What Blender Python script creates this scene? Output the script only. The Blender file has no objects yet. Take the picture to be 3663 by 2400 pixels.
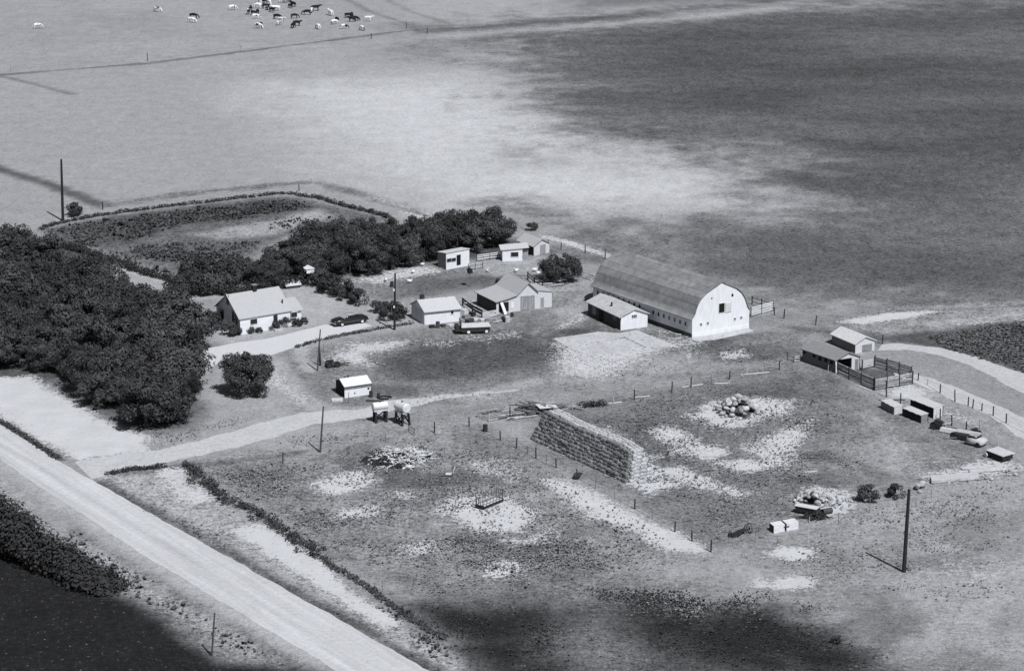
import bpy, bmesh, math, random
import numpy as np
from mathutils import Vector, Matrix
random.seed(7); rng = np.random.default_rng(7)
scene = bpy.context.scene
col = scene.collection
R = math.radians

# ---------------- camera, world, sun, exposure ----------------
# The survey picture is 3663 x 2400; places are read off it and dropped on the real ground plane.
FOC, HZ, CAMH, PX, PY = 9800.0, -1500.0, 100.0, 1831.5, 1200.0
PITCH = math.atan((PY - HZ) / FOC)
cam_d = bpy.data.cameras.new("camera"); cam = bpy.data.objects.new("camera", cam_d); col.objects.link(cam)
cam_d.sensor_fit = 'HORIZONTAL'; cam_d.sensor_width = 36; cam_d.lens = FOC / 3663 * 36
cam_d.clip_start = 1; cam_d.clip_end = 20000
cam.location = (0, 0, CAMH); cam.rotation_euler = (math.pi / 2 - PITCH, 0, 0)
scene.camera = cam
SUN_AZ, SUN_EL = R(-60), R(53)
world = bpy.data.worlds.new("World"); scene.world = world; world.use_nodes = True
wn = world.node_tree; bg = wn.nodes['Background']
sky = wn.nodes.new('ShaderNodeTexSky'); sky.sky_type = 'NISHITA'; sky.sun_disc = False
sky.sun_elevation = SUN_EL; sky.sun_rotation = math.pi / 2 - SUN_AZ
bw = wn.nodes.new('ShaderNodeRGBToBW')            # monochrome print: a grey sky
wn.links.new(sky.outputs[0], bw.inputs[0]); wn.links.new(bw.outputs[0], bg.inputs[0])
bg.inputs[1].default_value = 0.05
sun_d = bpy.data.lights.new("sun", 'SUN'); sun_d.energy = 4.7; sun_d.angle = R(0.5); sun_d.color = (1, .985, .96)
sun = bpy.data.objects.new("sun", sun_d); col.objects.link(sun)
sv = Vector((math.cos(SUN_AZ) * math.cos(SUN_EL), math.sin(SUN_AZ) * math.cos(SUN_EL), math.sin(SUN_EL)))
sun.rotation_euler = sv.to_track_quat('Z', 'Y').to_euler(); sun.location = (60, 200, 200)
scene.view_settings.view_transform = 'Standard'; scene.view_settings.look = 'None'
scene.view_settings.exposure = 0.15; scene.view_settings.gamma = 1.0
scene.cycles.max_bounces = 4; scene.cycles.diffuse_bounces = 3
try: scene.cycles.use_denoising = True
except Exception: pass

# ---------------- placing ----------------
sp, cp = math.sin(PITCH), math.cos(PITCH)
def ray(x, y):
    u = (x - PX) / FOC; v = (y - PY) / FOC
    return Vector((u, cp - v * sp, -sp - v * cp))
def P(x, y, z=0.0):
    d = ray(x, y); t = (CAMH - z) / -d.z
    return Vector((d.x * t, d.y * t, z))
def D(x, y, z=0.0): return P(x * 1.5391, y * 1.5391, z)      # places read off the smaller print
def HT(xb, yb, yt):
    Y = P(xb, yb).y; d = ray(xb, yt)
    return CAMH + Y * d.z / d.y
def pxm(y): return (y - HZ) * cp / CAMH

# ---------------- materials ----------------
TINT = (0.925, 0.96, 1.045)
def tint(v): return (v * TINT[0], v * TINT[1], v * TINT[2], 1)
def nd(nt, t, **k):
    n = nt.nodes.new(t)
    for a, b in k.items(): setattr(n, a, b)
    return n
MATS = {}
def gm(name, v, var=.25, scale=2.0, stretch=(1, 1, 1), rough=.85, perobj=0.0, spec=.2, v2=None, thr=None, metal=0):
    if name in MATS: return MATS[name]
    m = bpy.data.materials.new(name); m.use_nodes = True; nt = m.node_tree; L = nt.links
    b = nt.nodes['Principled BSDF']; b.inputs['Roughness'].default_value = rough
    b.inputs['Specular IOR Level'].default_value = spec; b.inputs['Metallic'].default_value = metal
    tc = nd(nt, 'ShaderNodeTexCoord'); mp = nd(nt, 'ShaderNodeMapping'); mp.inputs['Scale'].default_value = stretch
    L.new(tc.outputs['Object'], mp.inputs[0])
    oi = nd(nt, 'ShaderNodeObjectInfo'); mul = nd(nt, 'ShaderNodeMath', operation='MULTIPLY'); mul.inputs[1].default_value = 57
    L.new(oi.outputs['Random'], mul.inputs[0])
    no = nd(nt, 'ShaderNodeTexNoise', noise_dimensions='4D'); no.inputs['Scale'].default_value = scale; no.inputs['Detail'].default_value = 5
    no.inputs['Roughness'].default_value = .6
    L.new(mp.outputs[0], no.inputs['Vector']); L.new(mul.outputs[0], no.inputs['W'])
    cr = nd(nt, 'ShaderNodeValToRGB')
    lo, hi = (v * (1 - var), v * (1 + var)) if v2 is None else (v, v2)
    cr.color_ramp.elements[0].color = tint(lo); cr.color_ramp.elements[1].color = tint(hi)
    if thr is None: cr.color_ramp.elements[0].position = .28; cr.color_ramp.elements[1].position = .72
    else: cr.color_ramp.elements[0].position = thr - .02; cr.color_ramp.elements[1].position = thr + .02
    L.new(no.outputs['Fac'], cr.inputs[0])
    out = cr.outputs[0]
    if perobj:
        mr = nd(nt, 'ShaderNodeMapRange'); mr.inputs['To Min'].default_value = 1 - perobj; mr.inputs['To Max'].default_value = 1 + perobj
        L.new(oi.outputs['Random'], mr.inputs[0])
        mx = nd(nt, 'ShaderNodeVectorMath', operation='SCALE'); L.new(out, mx.inputs[0]); L.new(mr.outputs[0], mx.inputs['Scale']); out = mx.outputs[0]
    L.new(out, b.inputs['Base Color'])
    MATS[name] = m; return m
white = gm('white_paint', .66, .10, 1.4, stretch=(1.6, 1.6, .5))
white_old = gm('weathered_white_paint', .52, .22, 3, stretch=(.5, .5, 5))
cream = gm('house_siding', .66, .09, 1.2, stretch=(.6, .6, 4))
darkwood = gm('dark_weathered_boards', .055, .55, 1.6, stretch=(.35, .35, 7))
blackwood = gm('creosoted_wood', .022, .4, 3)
greywood = gm('grey_boards', .20, .35, 3, stretch=(1, 1, 1))
greyboards = gm('grey_upright_boards', .26, .45, 2.2, stretch=(5, 5, .4))
palewood = gm('pale_timber', .50, .2, 4)
postwood = gm('dark_post_wood', .035, .4, 6, perobj=.4)
thinpost = gm('grey_post_wood', .13, .4, 6, perobj=.4)
shingle = gm('pale_shingles', .36, .14, 3.5, stretch=(1, 1, 1))
shingle_d = gm('grey_shingles', .27, .2, 3.5)
houseroof = gm('house_shingles', .36, .10, 4)
glass = gm('dark_glass', .012, .3, 3, rough=.25, spec=.5)
dark_panel = gm('interior_shade', .010, .3, 2)  # flat dark panels on walls; shade inside openings is put into the colour
darkfnd = gm('dark_footing', .07, .4, 3)
concrete = gm('concrete', .43, .12, 1.2)
metalw = gm('white_tank_paint', .60, .18, 2, rough=.5, spec=.4)
metald = gm('dark_iron', .025, .5, 5, rough=.6, spec=.4)
rust = gm('rusty_iron', .06, .5, 4)
carpaint = gm('black_car_paint', .012, .15, 3, rough=.3, spec=.5)
carroof = gm('pale_car_roof', .33, .06, 3, rough=.35, spec=.5)
chrome = gm('chrome', .5, .1, 3, rough=.25, metal=1)
rubber = gm('tyre_rubber', .018, .3, 5)
bark = gm('bark', .05, .4, 6)
leaf = gm('leaves', .050, .6, .9, perobj=.4)
leaf_l = gm('bush_leaves', .048, .45, 2.0, perobj=.3)
hedgeleaf = gm('hedge_leaves', .034, .4, 1.6, perobj=.15)
weed = gm('weed_leaves', .19, .45, .4)
weed_d = gm('dark_crop_leaves', .075, .45, .5)
hay = gm('hay', .20, .5, 9, stretch=(1, 1, 2.4), perobj=.18)  # darkened: shade of the stack's long face is put into the colour
stone = gm('fieldstone', .33, .4, 1.7, perobj=.4)
stick = gm('dead_branches', .24, .5, 3)
cow_b = gm('mostly_black_hide', .012, v2=.62, scale=1.1, thr=.66)
cow_w = gm('mostly_white_hide', .66, v2=.013, scale=1.0, thr=.60)
cow_m = gm('patched_hide', .014, v2=.64, scale=.9, thr=.50)
feather = gm('white_feathers', .7, .1, 5)
soil = gm('bare_soil', .44, .1, 1.0)
hay_pale = gm('pale_lit_hay', .42, .3, 7, stretch=(1, 1, 2.4), perobj=.15)  # lighter hay copy: sunlight on the stack's top and end put into colour

# ---------------- mesh building ----------------
class MB:
    def __init__(s, T=None): s.v = []; s.f = []; s.mi = []; s.T = T; s.uv = None
    def add(s, vs, fs, mi=0):
        n = len(s.v)
        for p in vs: s.v.append(tuple(s.T(*p)) if s.T else tuple(p))
        for f in fs: s.f.append(tuple(i + n for i in f)); s.mi.append(mi)
        return s
    def box(s, x0, x1, y0, y1, z0, z1, mi=0):
        return s.add([(x0, y0, z0), (x1, y0, z0), (x1, y1, z0), (x0, y1, z0), (x0, y0, z1), (x1, y0, z1), (x1, y1, z1), (x0, y1, z1)],
                     [(0, 3, 2, 1), (4, 5, 6, 7), (0, 1, 5, 4), (1, 2, 6, 5), (2, 3, 7, 6), (3, 0, 4, 7)], mi)
    def obox(s, c, ax, ay, az, mi=0):          # oriented box from centre and three half-axis vectors
        c, ax, ay, az = Vector(c), Vector(ax), Vector(ay), Vector(az)
        vs = [c + i * ax + j * ay + k * az for k in (-1, 1) for i, j in ((-1, -1), (1, -1), (1, 1), (-1, 1))]
        return s.add(vs, [(0, 3, 2, 1), (4, 5, 6, 7), (0, 1, 5, 4), (1, 2, 6, 5), (2, 3, 7, 6), (3, 0, 4, 7)], mi)
    def beam(s, a, b, w, h, mi=0):
        a, b = Vector(a), Vector(b); d = b - a; up = Vector((0, 0, 1))
        if abs(d.normalized().z) > .95: up = Vector((0, 1, 0))
        sx = d.cross(up).normalized(); sz = sx.cross(d).normalized()
        return s.obox((a + b) / 2, d / 2, sx * w / 2, sz * h / 2, mi)
    def tube(s, pts, rad, n=8, mi=0, cap=True):
        pts = [Vector(p) for p in pts]; rad = rad if hasattr(rad, '__len__') else [rad] * len(pts)
        vs = []; fs = []
        for i, p in enumerate(pts):
            d = (pts[min(i + 1, len(pts) - 1)] - pts[max(i - 1, 0)]).normalized()
            ref = Vector((0, 0, 1)) if abs(d.z) < .9 else Vector((1, 0, 0))
            a = d.cross(ref).normalized(); b = d.cross(a)
            for k in range(n):
                t = 2 * math.pi * k / n; vs.append(p + rad[i] * (math.cos(t) * a + math.sin(t) * b))
        for i in range(len(pts) - 1):
            for k in range(n): fs.append((i * n + k, i * n + (k + 1) % n, (i + 1) * n + (k + 1) % n, (i + 1) * n + k))
        if cap: fs.append(tuple(range(n))[::-1]); fs.append(tuple(range((len(pts) - 1) * n, len(pts) * n)))
        return s.add(vs, fs, mi)
    def prism(s, prof, y0, y1, mi=0, caps=True):     # profile in x,z swept along y
        n = len(prof); vs = [(x, y0, z) for x, z in prof] + [(x, y1, z) for x, z in prof]
        fs = [(i, (i + 1) % n, n + (i + 1) % n, n + i) for i in range(n)]
        if caps: fs += [tuple(range(n))[::-1], tuple(range(n, 2 * n))]
        return s.add(vs, fs, mi)
    def mesh(s, name, mats, smooth=False):
        me = bpy.data.meshes.new(name); me.from_pydata(s.v, [], s.f)
        for m in (mats if isinstance(mats, (list, tuple)) else [mats]): me.materials.append(m)
        me.polygons.foreach_set('material_index', s.mi)
        if smooth: me.polygons.foreach_set('use_smooth', [True] * len(s.f))
        bm = bmesh.new(); bm.from_mesh(me); bmesh.ops.recalc_face_normals(bm, faces=bm.faces); bm.to_mesh(me); bm.free()
        me.update(); return me
    def build(s, name, mats, parent=None, smooth=False): return link(name, s.mesh(name, mats, smooth), parent)
def link(name, me, parent=None):
    o = bpy.data.objects.new(name, me); col.objects.link(o)
    if parent: o.parent = parent
    return o
def tag(o, label=None, cat=None, group=None, kind=None):
    if label: o['label'] = label
    if cat: o['category'] = cat
    if group: o['group'] = group
    if kind: o['kind'] = kind
    return o
def thing(name, label, cat, loc=(0, 0, 0), rotz=0.0, group=None):
    o = bpy.data.objects.new(name, None); col.objects.link(o); o.empty_display_size = .3
    o.location = loc; o.rotation_euler = (0, 0, rotz); return tag(o, label, cat, group)
def copy_tree(o, parent=None):
    c = o.copy(); col.objects.link(c); c.parent = parent
    for ch in list(o.children): copy_tree(ch, c)
    return c
def dup(o, label, loc, rotz=0, scale=None, group=None):
    c = copy_tree(o); c.location = loc; c.rotation_euler = (0, 0, rotz); c['label'] = label
    if scale is not None: c.scale = scale if hasattr(scale, '__len__') else (scale,) * 3
    if group: c['group'] = group
    return c

# ---------------- noise on arrays ----------------
def hash2(ix, iy, seed):
    h = (ix.astype(np.int64) * 374761393 + iy.astype(np.int64) * 668265263 + seed * 974711) & 0x7fffffff
    h = ((h ^ (h >> 13)) * 1274126177) & 0x7fffffff
    return ((h ^ (h >> 16)) & 0xffff) / 65535.0
def vnoise(x, y, seed):
    ix = np.floor(x); iy = np.floor(y); fx = x - ix; fy = y - iy
    fx = fx * fx * (3 - 2 * fx); fy = fy * fy * (3 - 2 * fy)
    a = hash2(ix, iy, seed); b = hash2(ix + 1, iy, seed); c = hash2(ix, iy + 1, seed); d = hash2(ix + 1, iy + 1, seed)
    return (a * (1 - fx) + b * fx) * (1 - fy) + (c * (1 - fx) + d * fx) * fy
def fbm(x, y, scale, seed, octv=4):
    s = 0; a = .5; t = 0
    for k in range(octv): s = s + a * vnoise(x * scale * 2 ** k, y * scale * 2 ** k, seed + k * 17); t += a; a *= .55
    return s / t - .5
def seg_dist(x, y, a, b):
    dx, dy = b[0] - a[0], b[1] - a[1]; l2 = dx * dx + dy * dy + 1e-9
    t = np.clip(((x - a[0]) * dx + (y - a[1]) * dy) / l2, 0, 1)
    return np.hypot(x - a[0] - t * dx, y - a[1] - t * dy)
def poly_sd(x, y, pts):
    d = np.full(x.shape, 1e9); ins = np.zeros(x.shape, bool)
    for i in range(len(pts)):
        a, b = pts[i], pts[(i + 1) % len(pts)]
        d = np.minimum(d, seg_dist(x, y, a, b))
        c = (a[1] > y) != (b[1] > y)
        xi = a[0] + (y - a[1]) * (b[0] - a[0]) / ((b[1] - a[1]) if b[1] != a[1] else 1e-9)
        ins ^= c & (x < xi)
    return np.where(ins, -d, d)
def line_d(x, y, pts):
    d = np.full(x.shape, 1e9)
    for a, b in zip(pts[:-1], pts[1:]): d = np.minimum(d, seg_dist(x, y, a, b))
    return d
def sstep(e0, e1, v):
    t = np.clip((v - e0) / (e1 - e0), 0, 1); return t * t * (3 - 2 * t)
def DP(*pts): return [tuple(D(x, y)[:2]) for x, y in pts]

# ---------------- ground: one sheet to the horizon, tone of each patch stored per vertex ----------------
xs = np.concatenate([[-6000, -2500, -1200, -700, -450, -300], np.arange(-200, 200.1, .7), [300, 450, 700, 1200, 2500, 6000]])
ys = np.concatenate([[-3000, -1000, -300, 0, 120, 190], np.arange(225, 760, .7), [800, 900, 1100, 1500, 2500, 5000, 9000]])
GX, GY = np.meshgrid(xs, ys); gx, gy = GX.ravel(), GY.ravel()
tone = np.full(gx.shape, .275); spk = np.full(gx.shape, .25)
nA = fbm(gx, gy, .045, 1, 5); nB = fbm(gx, gy, .16, 5, 4); nC = fbm(gx, gy, .55, 9, 3)
def area(pts, val, soft, amp=0.0, op=1.0, s=None, fine=.35):
    global tone, spk
    p = DP(*pts); bx = [q[0] for q in p]; by = [q[1] for q in p]; m = soft + amp + 4
    k = np.where((gx > min(bx) - m) & (gx < max(bx) + m) & (gy > min(by) - m) & (gy < max(by) + m))[0]
    sd = poly_sd(gx[k], gy[k], p) + amp * (nA[k] * 1.2 + nB[k] * 1.0) * 2 + amp * fine * nC[k] * 2
    w = sstep(soft, -soft, sd) * op
    tone[k] = tone[k] * (1 - w) + val * w
    if s is not None: spk[k] = spk[k] * (1 - w) + s * w
bare = np.zeros(gx.shape)
def bald(pts, soft=1.6, amp=1.3, top=1.0):
    p = DP(*pts); bx = [q[0] for q in p]; by = [q[1] for q in p]; m = soft + amp + 6
    k = np.where((gx > min(bx) - m) & (gx < max(bx) + m) & (gy > min(by) - m) & (gy < max(by) + m))[0]
    sd = poly_sd(gx[k], gy[k], p) + amp * (nB[k] + .6 * nC[k]) * 2
    bare[k] = np.maximum(bare[k], sstep(soft, -soft, sd) * top)
def strip(pts, width, val, soft=.6, amp=.5, op=1.0, s=None):
    global tone, spk
    p = DP(*pts); bx = [q[0] for q in p]; by = [q[1] for q in p]; m = width + soft + amp + 4
    k = np.where((gx > min(bx) - m) & (gx < max(bx) + m) & (gy > min(by) - m) & (gy < max(by) + m))[0]
    sd = line_d(gx[k], gy[k], p) - width / 2 + amp * (nB[k] + nC[k]) * 2
    w = sstep(soft, -soft, sd) * op
    tone[k] = tone[k] * (1 - w) + val * w
    if s is not None: spk[k] = spk[k] * (1 - w) + s * w
tone *= 1 + .28 * nA + .14 * nB
# pasture and fields beyond the farm
area([(-200, 190), (600, 180), (700, 420), (250, 470), (-200, 380)], .285, 25, 10, .8, .24)
area([(640, 200), (1100, 170), (1500, 330), (1750, 390), (1800, 480), (1250, 510), (1000, 470), (800, 400)], .47, 22, 8, .9, .22)
area([(820, -60), (1500, -60), (1600, 20), (1250, 60), (1000, 60)], .31, 15, 6, .9, .2)
area([(1300, -80), (3000, -120), (3000, 10), (1700, 6), (1500, 14), (1330, 28)], .13, 12, 5, .9, .3)
area([(1100, 66), (1300, 50), (1750, 20), (2800, -20), (2800, 760), (2050, 722), (1930, 742), (1790, 716), (1500, 602), (1420, 590), (1330, 562), (1240, 524), (1280, 500), (1500, 512), (1780, 490), (1800, 440), (1770, 405), (1620, 370), (1450, 345), (1320, 300), (1240, 235), (1170, 160)],
     .112, 20, 16, 1, .6)
area([(1450, 90), (2600, 40), (2600, 420), (2000, 420), (1850, 330), (1500, 250)], .092, 30, 12, .8, .6)
area([(1380, 300), (1560, 296), (1640, 322), (1420, 322)], .05, 7, 3, .6)
area([(1850, 318), (2060, 322), (2080, 352), (1880, 350)], .045, 8, 3, .7)
area([(1400, 540), (1800, 560), (2380, 640), (2380, 690), (1900, 690), (1500, 590)], .125, 14, 6, .7, .6)
area([(1180, 330), (1480, 380), (1500, 410), (1120, 400)], .24, 12, 6, .5)
strip([(-100, 186), (0, 175), (340, 148), (560, 121), (940, 72), (1100, 64), (1300, 50)], 1.8, .12, .8, .7, .85)
strip([(1000, 74), (1130, 62), (1320, 48), (1720, 12), (1900, -12)], 4.5, .09, 4, 2, .8)
strip([(1040, 84), (1300, 66), (1600, 42), (1800, 20)], 6, .36, 4, 3, .7, .15)
strip([(790, -10), (860, 28), (980, 66)], 1.8, .17, .8, .5, .8)
strip([(860, -20), (960, 30), (1060, 60)], 1.8, .18, 1, .6, .7)
strip([(0, 178), (75, 195), (165, 219)], 1.6, .15, .8, .6, .8)
strip([(-90, 362), (0, 394), (120, 430), (238, 478)], 3.4, .085, 1.2, .8, .95)
strip([(238, 478), (300, 468), (470, 446), (640, 430), (735, 424), (790, 440), (880, 466), (985, 496)], 3.2, .15, 1.2, 1.3, .9, .8)
strip([(860, 458), (990, 494), (1100, 520)], 1.6, .40, .8, .8, .7)
# garden west of the trees
area([(100, 532), (620, 458), (705, 458), (930, 515), (760, 520), (640, 560), (590, 620), (420, 650), (260, 600), (160, 560)], .125, 2, 1, 1, .7)
area([(60, 556), (160, 566), (275, 622), (190, 645), (80, 606)], .085, 1.5, 1, 1, .6)
area([(100, 534), (250, 505), (640, 462), (735, 480), (600, 508), (430, 525), (320, 560), (170, 580)], .085, 2.5, 1.4, 1, .6)
area([(450, 545), (640, 512), (740, 486), (770, 502), (640, 545), (520, 556)], .30, 2, 1.6, .95, .5)
area([(300, 570), (450, 560), (620, 560), (560, 600), (430, 612)], .10, 3, 2.5, .8, .7)
area([(640, 436), (720, 432), (960, 492), (905, 504), (720, 452)], .27, 2, 1, .9, .25)
strip([(262, 618), (330, 640), (408, 664)], 1.6, .36, .5, .5, 1)
# grove floor
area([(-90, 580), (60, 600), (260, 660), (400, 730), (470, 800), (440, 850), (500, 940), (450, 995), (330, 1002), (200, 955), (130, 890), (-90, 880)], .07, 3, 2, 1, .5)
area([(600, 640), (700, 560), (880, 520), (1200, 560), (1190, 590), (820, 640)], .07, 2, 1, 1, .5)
# house lot
area([(420, 712), (520, 690), (700, 660), (790, 690), (850, 712), (760, 745), (560, 800), (500, 790)], .33, 2, 1.2, 1, .25)
area([(430, 700), (520, 690), (505, 730), (450, 735)], .24, 1, .6, .9, .25)
# yard behind the garage
area([(810, 650), (960, 610), (1220, 606), (1350, 640), (1330, 690), (1270, 700), (1100, 660), (960, 700), (860, 710)], .17, 3, 1.5, 1, .5)
bald([(810, 655), (960, 612), (1040, 630), (880, 664)], 2.5, 1.6, .7)
area([(1110, 610), (1250, 600), (1270, 630), (1150, 640)], .31, 2, 1.4, .9, .35)
area([(1240, 650), (1400, 655), (1330, 690), (1270, 690)], .30, 2, 2, .7, .6)
area([(870, 704), (950, 690), (1040, 720), (960, 740), (880, 728)], .27, 1.5, 1, .8, .5)
# main yard
area([(650, 810), (860, 780), (1300, 690), (1420, 650), (1700, 800), (1850, 800), (1850, 850), (1480, 905), (1180, 950), (1060, 985), (700, 985), (640, 890)], .185, 3, 1.5, 1, .5)
area([(870, 830), (960, 790), (1130, 775), (1250, 770), (1290, 815), (1290, 850), (1200, 872), (960, 892), (880, 872)], .080, 3.5, 2.2, 1, .6)
bald([(760, 830), (800, 795), (950, 788), (960, 805), (880, 822), (870, 850), (790, 858)], 3, 2, .8)
area([(1240, 700), (1330, 690), (1390, 700), (1350, 745), (1290, 760)], .20, 2, 1.5, .9, .6)
area([(1290, 720), (1360, 705), (1365, 740), (1310, 752)], .33, 1.5, 1, .8, .3)
area([(1290, 845), (1420, 815), (1600, 830), (1650, 850), (1500, 890), (1300, 895)], .29, 3, 1.5, .9, .4)
bald([(1285, 800), (1330, 785), (1480, 770), (1575, 806), (1470, 850), (1400, 880), (1310, 870), (1290, 840)], 4, 2, .72)
area([(1560, 785), (1850, 770), (1850, 835), (1700, 842), (1590, 815)], .115, 3, 2, .9, .65)
bald([(1670, 815), (1730, 812), (1740, 828), (1680, 834)], 1.5, 1, .9)
area([(1720, 800), (1870, 770), (1860, 800)], .20, 2, 1.5, .7, .6)
area([(860, 925), (1180, 905), (1500, 870), (1500, 895), (1180, 950), (900, 985)], .25, 3, 1.5, .9, .35)
area([(1300, 770), (1380, 752), (1420, 760), (1330, 785)], .12, 1, .7, .9, .5)
area([(650, 830), (720, 805), (740, 850), (700, 890), (760, 925), (700, 950), (660, 900)], .15, 1.5, 1.2, .9, .6)
strip([(708, 790), (700, 830), (722, 860)], 2.2, .37, .6, .6, .8, .3)
strip([(640, 835), (672, 890), (700, 930), (760, 952), (880, 950), (960, 930), (1120, 915), (1240, 890)], 3.2, .33, 1.2, 1, .8, .25)
strip([(1120, 925), (1250, 885), (1400, 862), (1600, 858), (1850, 842)], 2.6, .27, 1.6, 1.2, .6, .4)
strip([(1240, 775), (1290, 748), (1340, 705), (1390, 662)], 1.1, .29, .6, .5, .7, .4); strip([(1265, 780), (1312, 752), (1360, 710), (1410, 668)], 1.0, .27, .6, .5, .6, .4)
strip([(960, 1010), (1060, 995), (1180, 950), (1300, 920)], .8, .28, .5, .4, .5, .4)
strip([(655, 800), (720, 790), (790, 778), (860, 768)], 1.3, .10, .5, .5, .85, .6)
# pasture west of the haystack
area([(440, 1080), (720, 1020), (900, 985), (1100, 985), (1200, 1060), (1640, 1290), (1700, 1310), (1500, 1330), (1000, 1400), (720, 1260)], .23, 3, 2, 1, .6)
area([(450, 1085), (640, 1085), (760, 1180), (900, 1240), (900, 1320), (760, 1270), (600, 1180)], .17, 4, 3, .8, .8)
area([(860, 1110), (1060, 1110), (1050, 1190), (900, 1200)], .17, 5, 4, .6, .8)
area([(960, 1230), (1200, 1220), (1300, 1260), (1420, 1310), (1250, 1330), (1060, 1310)], .14, 5, 4, .75, .8)
area([(1100, 1000), (1240, 1040), (1260, 1110), (1180, 1130), (1110, 1070)], .16, 4, 3, .75, .7)
area([(1080, 985), (1190, 985), (1150, 1050), (1090, 1030)], .13, 3, 2.5, .6, .6)
for c in ([(700, 1120), (850, 1090), (880, 1120), (780, 1150)], [(1010, 1190), (1060, 1155), (1180, 1150), (1250, 1190), (1220, 1240), (1110, 1240)], [(930, 1268), (985, 1255), (1025, 1262), (1015, 1290), (950, 1296)],
          [(1125, 1312), (1165, 1300), (1210, 1312), (1195, 1336), (1145, 1338)], [(760, 1185), (870, 1175), (880, 1200), (790, 1210)], [(1250, 1115), (1310, 1110), (1480, 1190), (1600, 1245), (1650, 1290), (1530, 1280), (1400, 1210), (1290, 1150)]):
    bald(c, 2.2, 1.5)
# stack lot
area([(1200, 960), (1500, 900), (1850, 850), (2150, 960), (2380, 1090), (2000, 1180), (1660, 1280), (1300, 1080)], .165, 3, 1.5, 1, .6)
area([(1330, 985), (1420, 960), (1560, 975), (1620, 1060), (1560, 1070), (1440, 1010)], .115, 4, 2.5, .85, .7)
area([(1520, 1130), (1700, 1170), (1840, 1150), (1800, 1230), (1660, 1260), (1540, 1180)], .155, 5, 3, .8, .7)
area([(1980, 1000), (2100, 1000), (2200, 1080), (2150, 1140), (1940, 1140), (1860, 1080)], .26, 7, 4, .8, .5)
for c in ([(1610, 965), (1660, 930), (1750, 925), (1830, 930), (1840, 960), (1760, 985), (1660, 990)], [(1500, 1000), (1560, 990), (1660, 1040), (1700, 1055), (1650, 1075), (1560, 1050)],
          [(1640, 1075), (1740, 1065), (1790, 1085), (1760, 1105), (1680, 1098)], [(1520, 1090), (1580, 1085), (1700, 1130), (1765, 1145), (1720, 1154), (1600, 1130)],
          [(1740, 1040), (1820, 1010), (1900, 960), (1880, 1020), (1830, 1080), (1790, 1090)], [(1470, 1085), (1530, 1100), (1560, 1125), (1510, 1150), (1460, 1130)], [(1380, 1005), (1440, 1010), (1530, 1060), (1480, 1075), (1430, 1040)],
          [(1835, 1150), (1880, 1130), (1980, 1150), (1970, 1190), (1900, 1205), (1845, 1190)]):
    bald(c, 2.4, 2.2, .92)
area([(1880, 850), (2010, 880), (2000, 925), (1900, 900)], .10, 3, 2, .7, .6)
strip([(2000, 960), (2060, 1010), (2080, 1060), (2060, 1090)], 1.2, .31, .6, .3, .6)
strip([(2015, 955), (2080, 1008), (2105, 1060), (2088, 1095)], 1.0, .31, .6, .3, .6)
# south-east pasture
area([(2000, 1170), (2500, 1060), (2500, 1620), (2300, 1620), (2050, 1440), (1800, 1380), (1700, 1290)], .275, 6, 3, 1, .4)
area([(1700, 1260), (1900, 1240), (2080, 1290), (1960, 1340), (1750, 1320)], .18, 5, 3, .7, .6)
for c in ([(1770, 1282), (1830, 1265), (1905, 1270), (1885, 1300), (1830, 1308)], [(1790, 1350), (1835, 1338), (1890, 1348), (1870, 1368), (1810, 1370)], [(1730, 1345), (1780, 1340), (1800, 1366), (1750, 1362)]):
    bald(c, 1.8, 1.2)
# soft-edged dark ground tones at the bottom
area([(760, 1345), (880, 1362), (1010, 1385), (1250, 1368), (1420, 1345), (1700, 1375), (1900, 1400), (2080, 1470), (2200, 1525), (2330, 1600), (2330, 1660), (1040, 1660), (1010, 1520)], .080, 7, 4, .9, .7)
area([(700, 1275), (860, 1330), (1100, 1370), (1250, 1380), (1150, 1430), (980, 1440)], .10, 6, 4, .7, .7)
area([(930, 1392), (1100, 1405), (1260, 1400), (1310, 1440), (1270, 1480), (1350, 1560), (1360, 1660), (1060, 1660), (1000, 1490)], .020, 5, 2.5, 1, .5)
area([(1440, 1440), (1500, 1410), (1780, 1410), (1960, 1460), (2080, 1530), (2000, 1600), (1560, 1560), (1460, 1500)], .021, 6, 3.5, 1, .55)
area([(1290, 1480), (1380, 1460), (1480, 1500), (1560, 1540), (1380, 1580), (1330, 1540)], .16, 3, 2.5, .7, .7)
area([(1700, 1330), (1420, 1330), (1250, 1380), (1300, 1410), (1480, 1380), (1620, 1400)], .17, 4, 3, .6, .8)
area([(2150, 1250), (2500, 1200), (2500, 1500), (2300, 1450)], .315, 8, 3, .7, .3)
# verges of the road
bald([(-60, 876), (75, 876), (130, 915), (230, 975), (340, 1015), (345, 1050), (180, 1068), (90, 1020), (-60, 930)], 2.0, 1.2)
strip([(-80, 935), (0, 980), (60, 1015), (138, 1068)], 1.5, .07, .5, .4, 1, .7)
area([(240, 1110), (330, 1085), (430, 1085), (470, 1130), (560, 1200), (650, 1250), (800, 1350), (960, 1460), (1080, 1530), (1130, 1600), (1000, 1560), (700, 1370), (420, 1215)], .30, 1.2, 1, 1, .7)
bald([(520, 1230), (600, 1215), (700, 1270), (820, 1370), (940, 1450), (900, 1470), (760, 1380), (620, 1290)], 1.2, .8)
bald([(380, 1090), (430, 1090), (450, 1125), (500, 1160), (440, 1180), (380, 1130)], 2, 1.2, .85)
strip([(232, 1122), (300, 1160), (420, 1225), (560, 1300), (720, 1395), (860, 1470), (1010, 1560), (1100, 1620)], 2.1, .085, .6, .5, .95, .7)
area([(300, 1190), (420, 1220), (520, 1250), (560, 1285), (460, 1270), (340, 1210)], .16, 1.2, 1, .8, .7)
strip([(300, 1098), (380, 1088), (430, 1084), (640, 1062), (700, 1050)], 1.6, .12, .5, .6, .8, .7)
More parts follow.
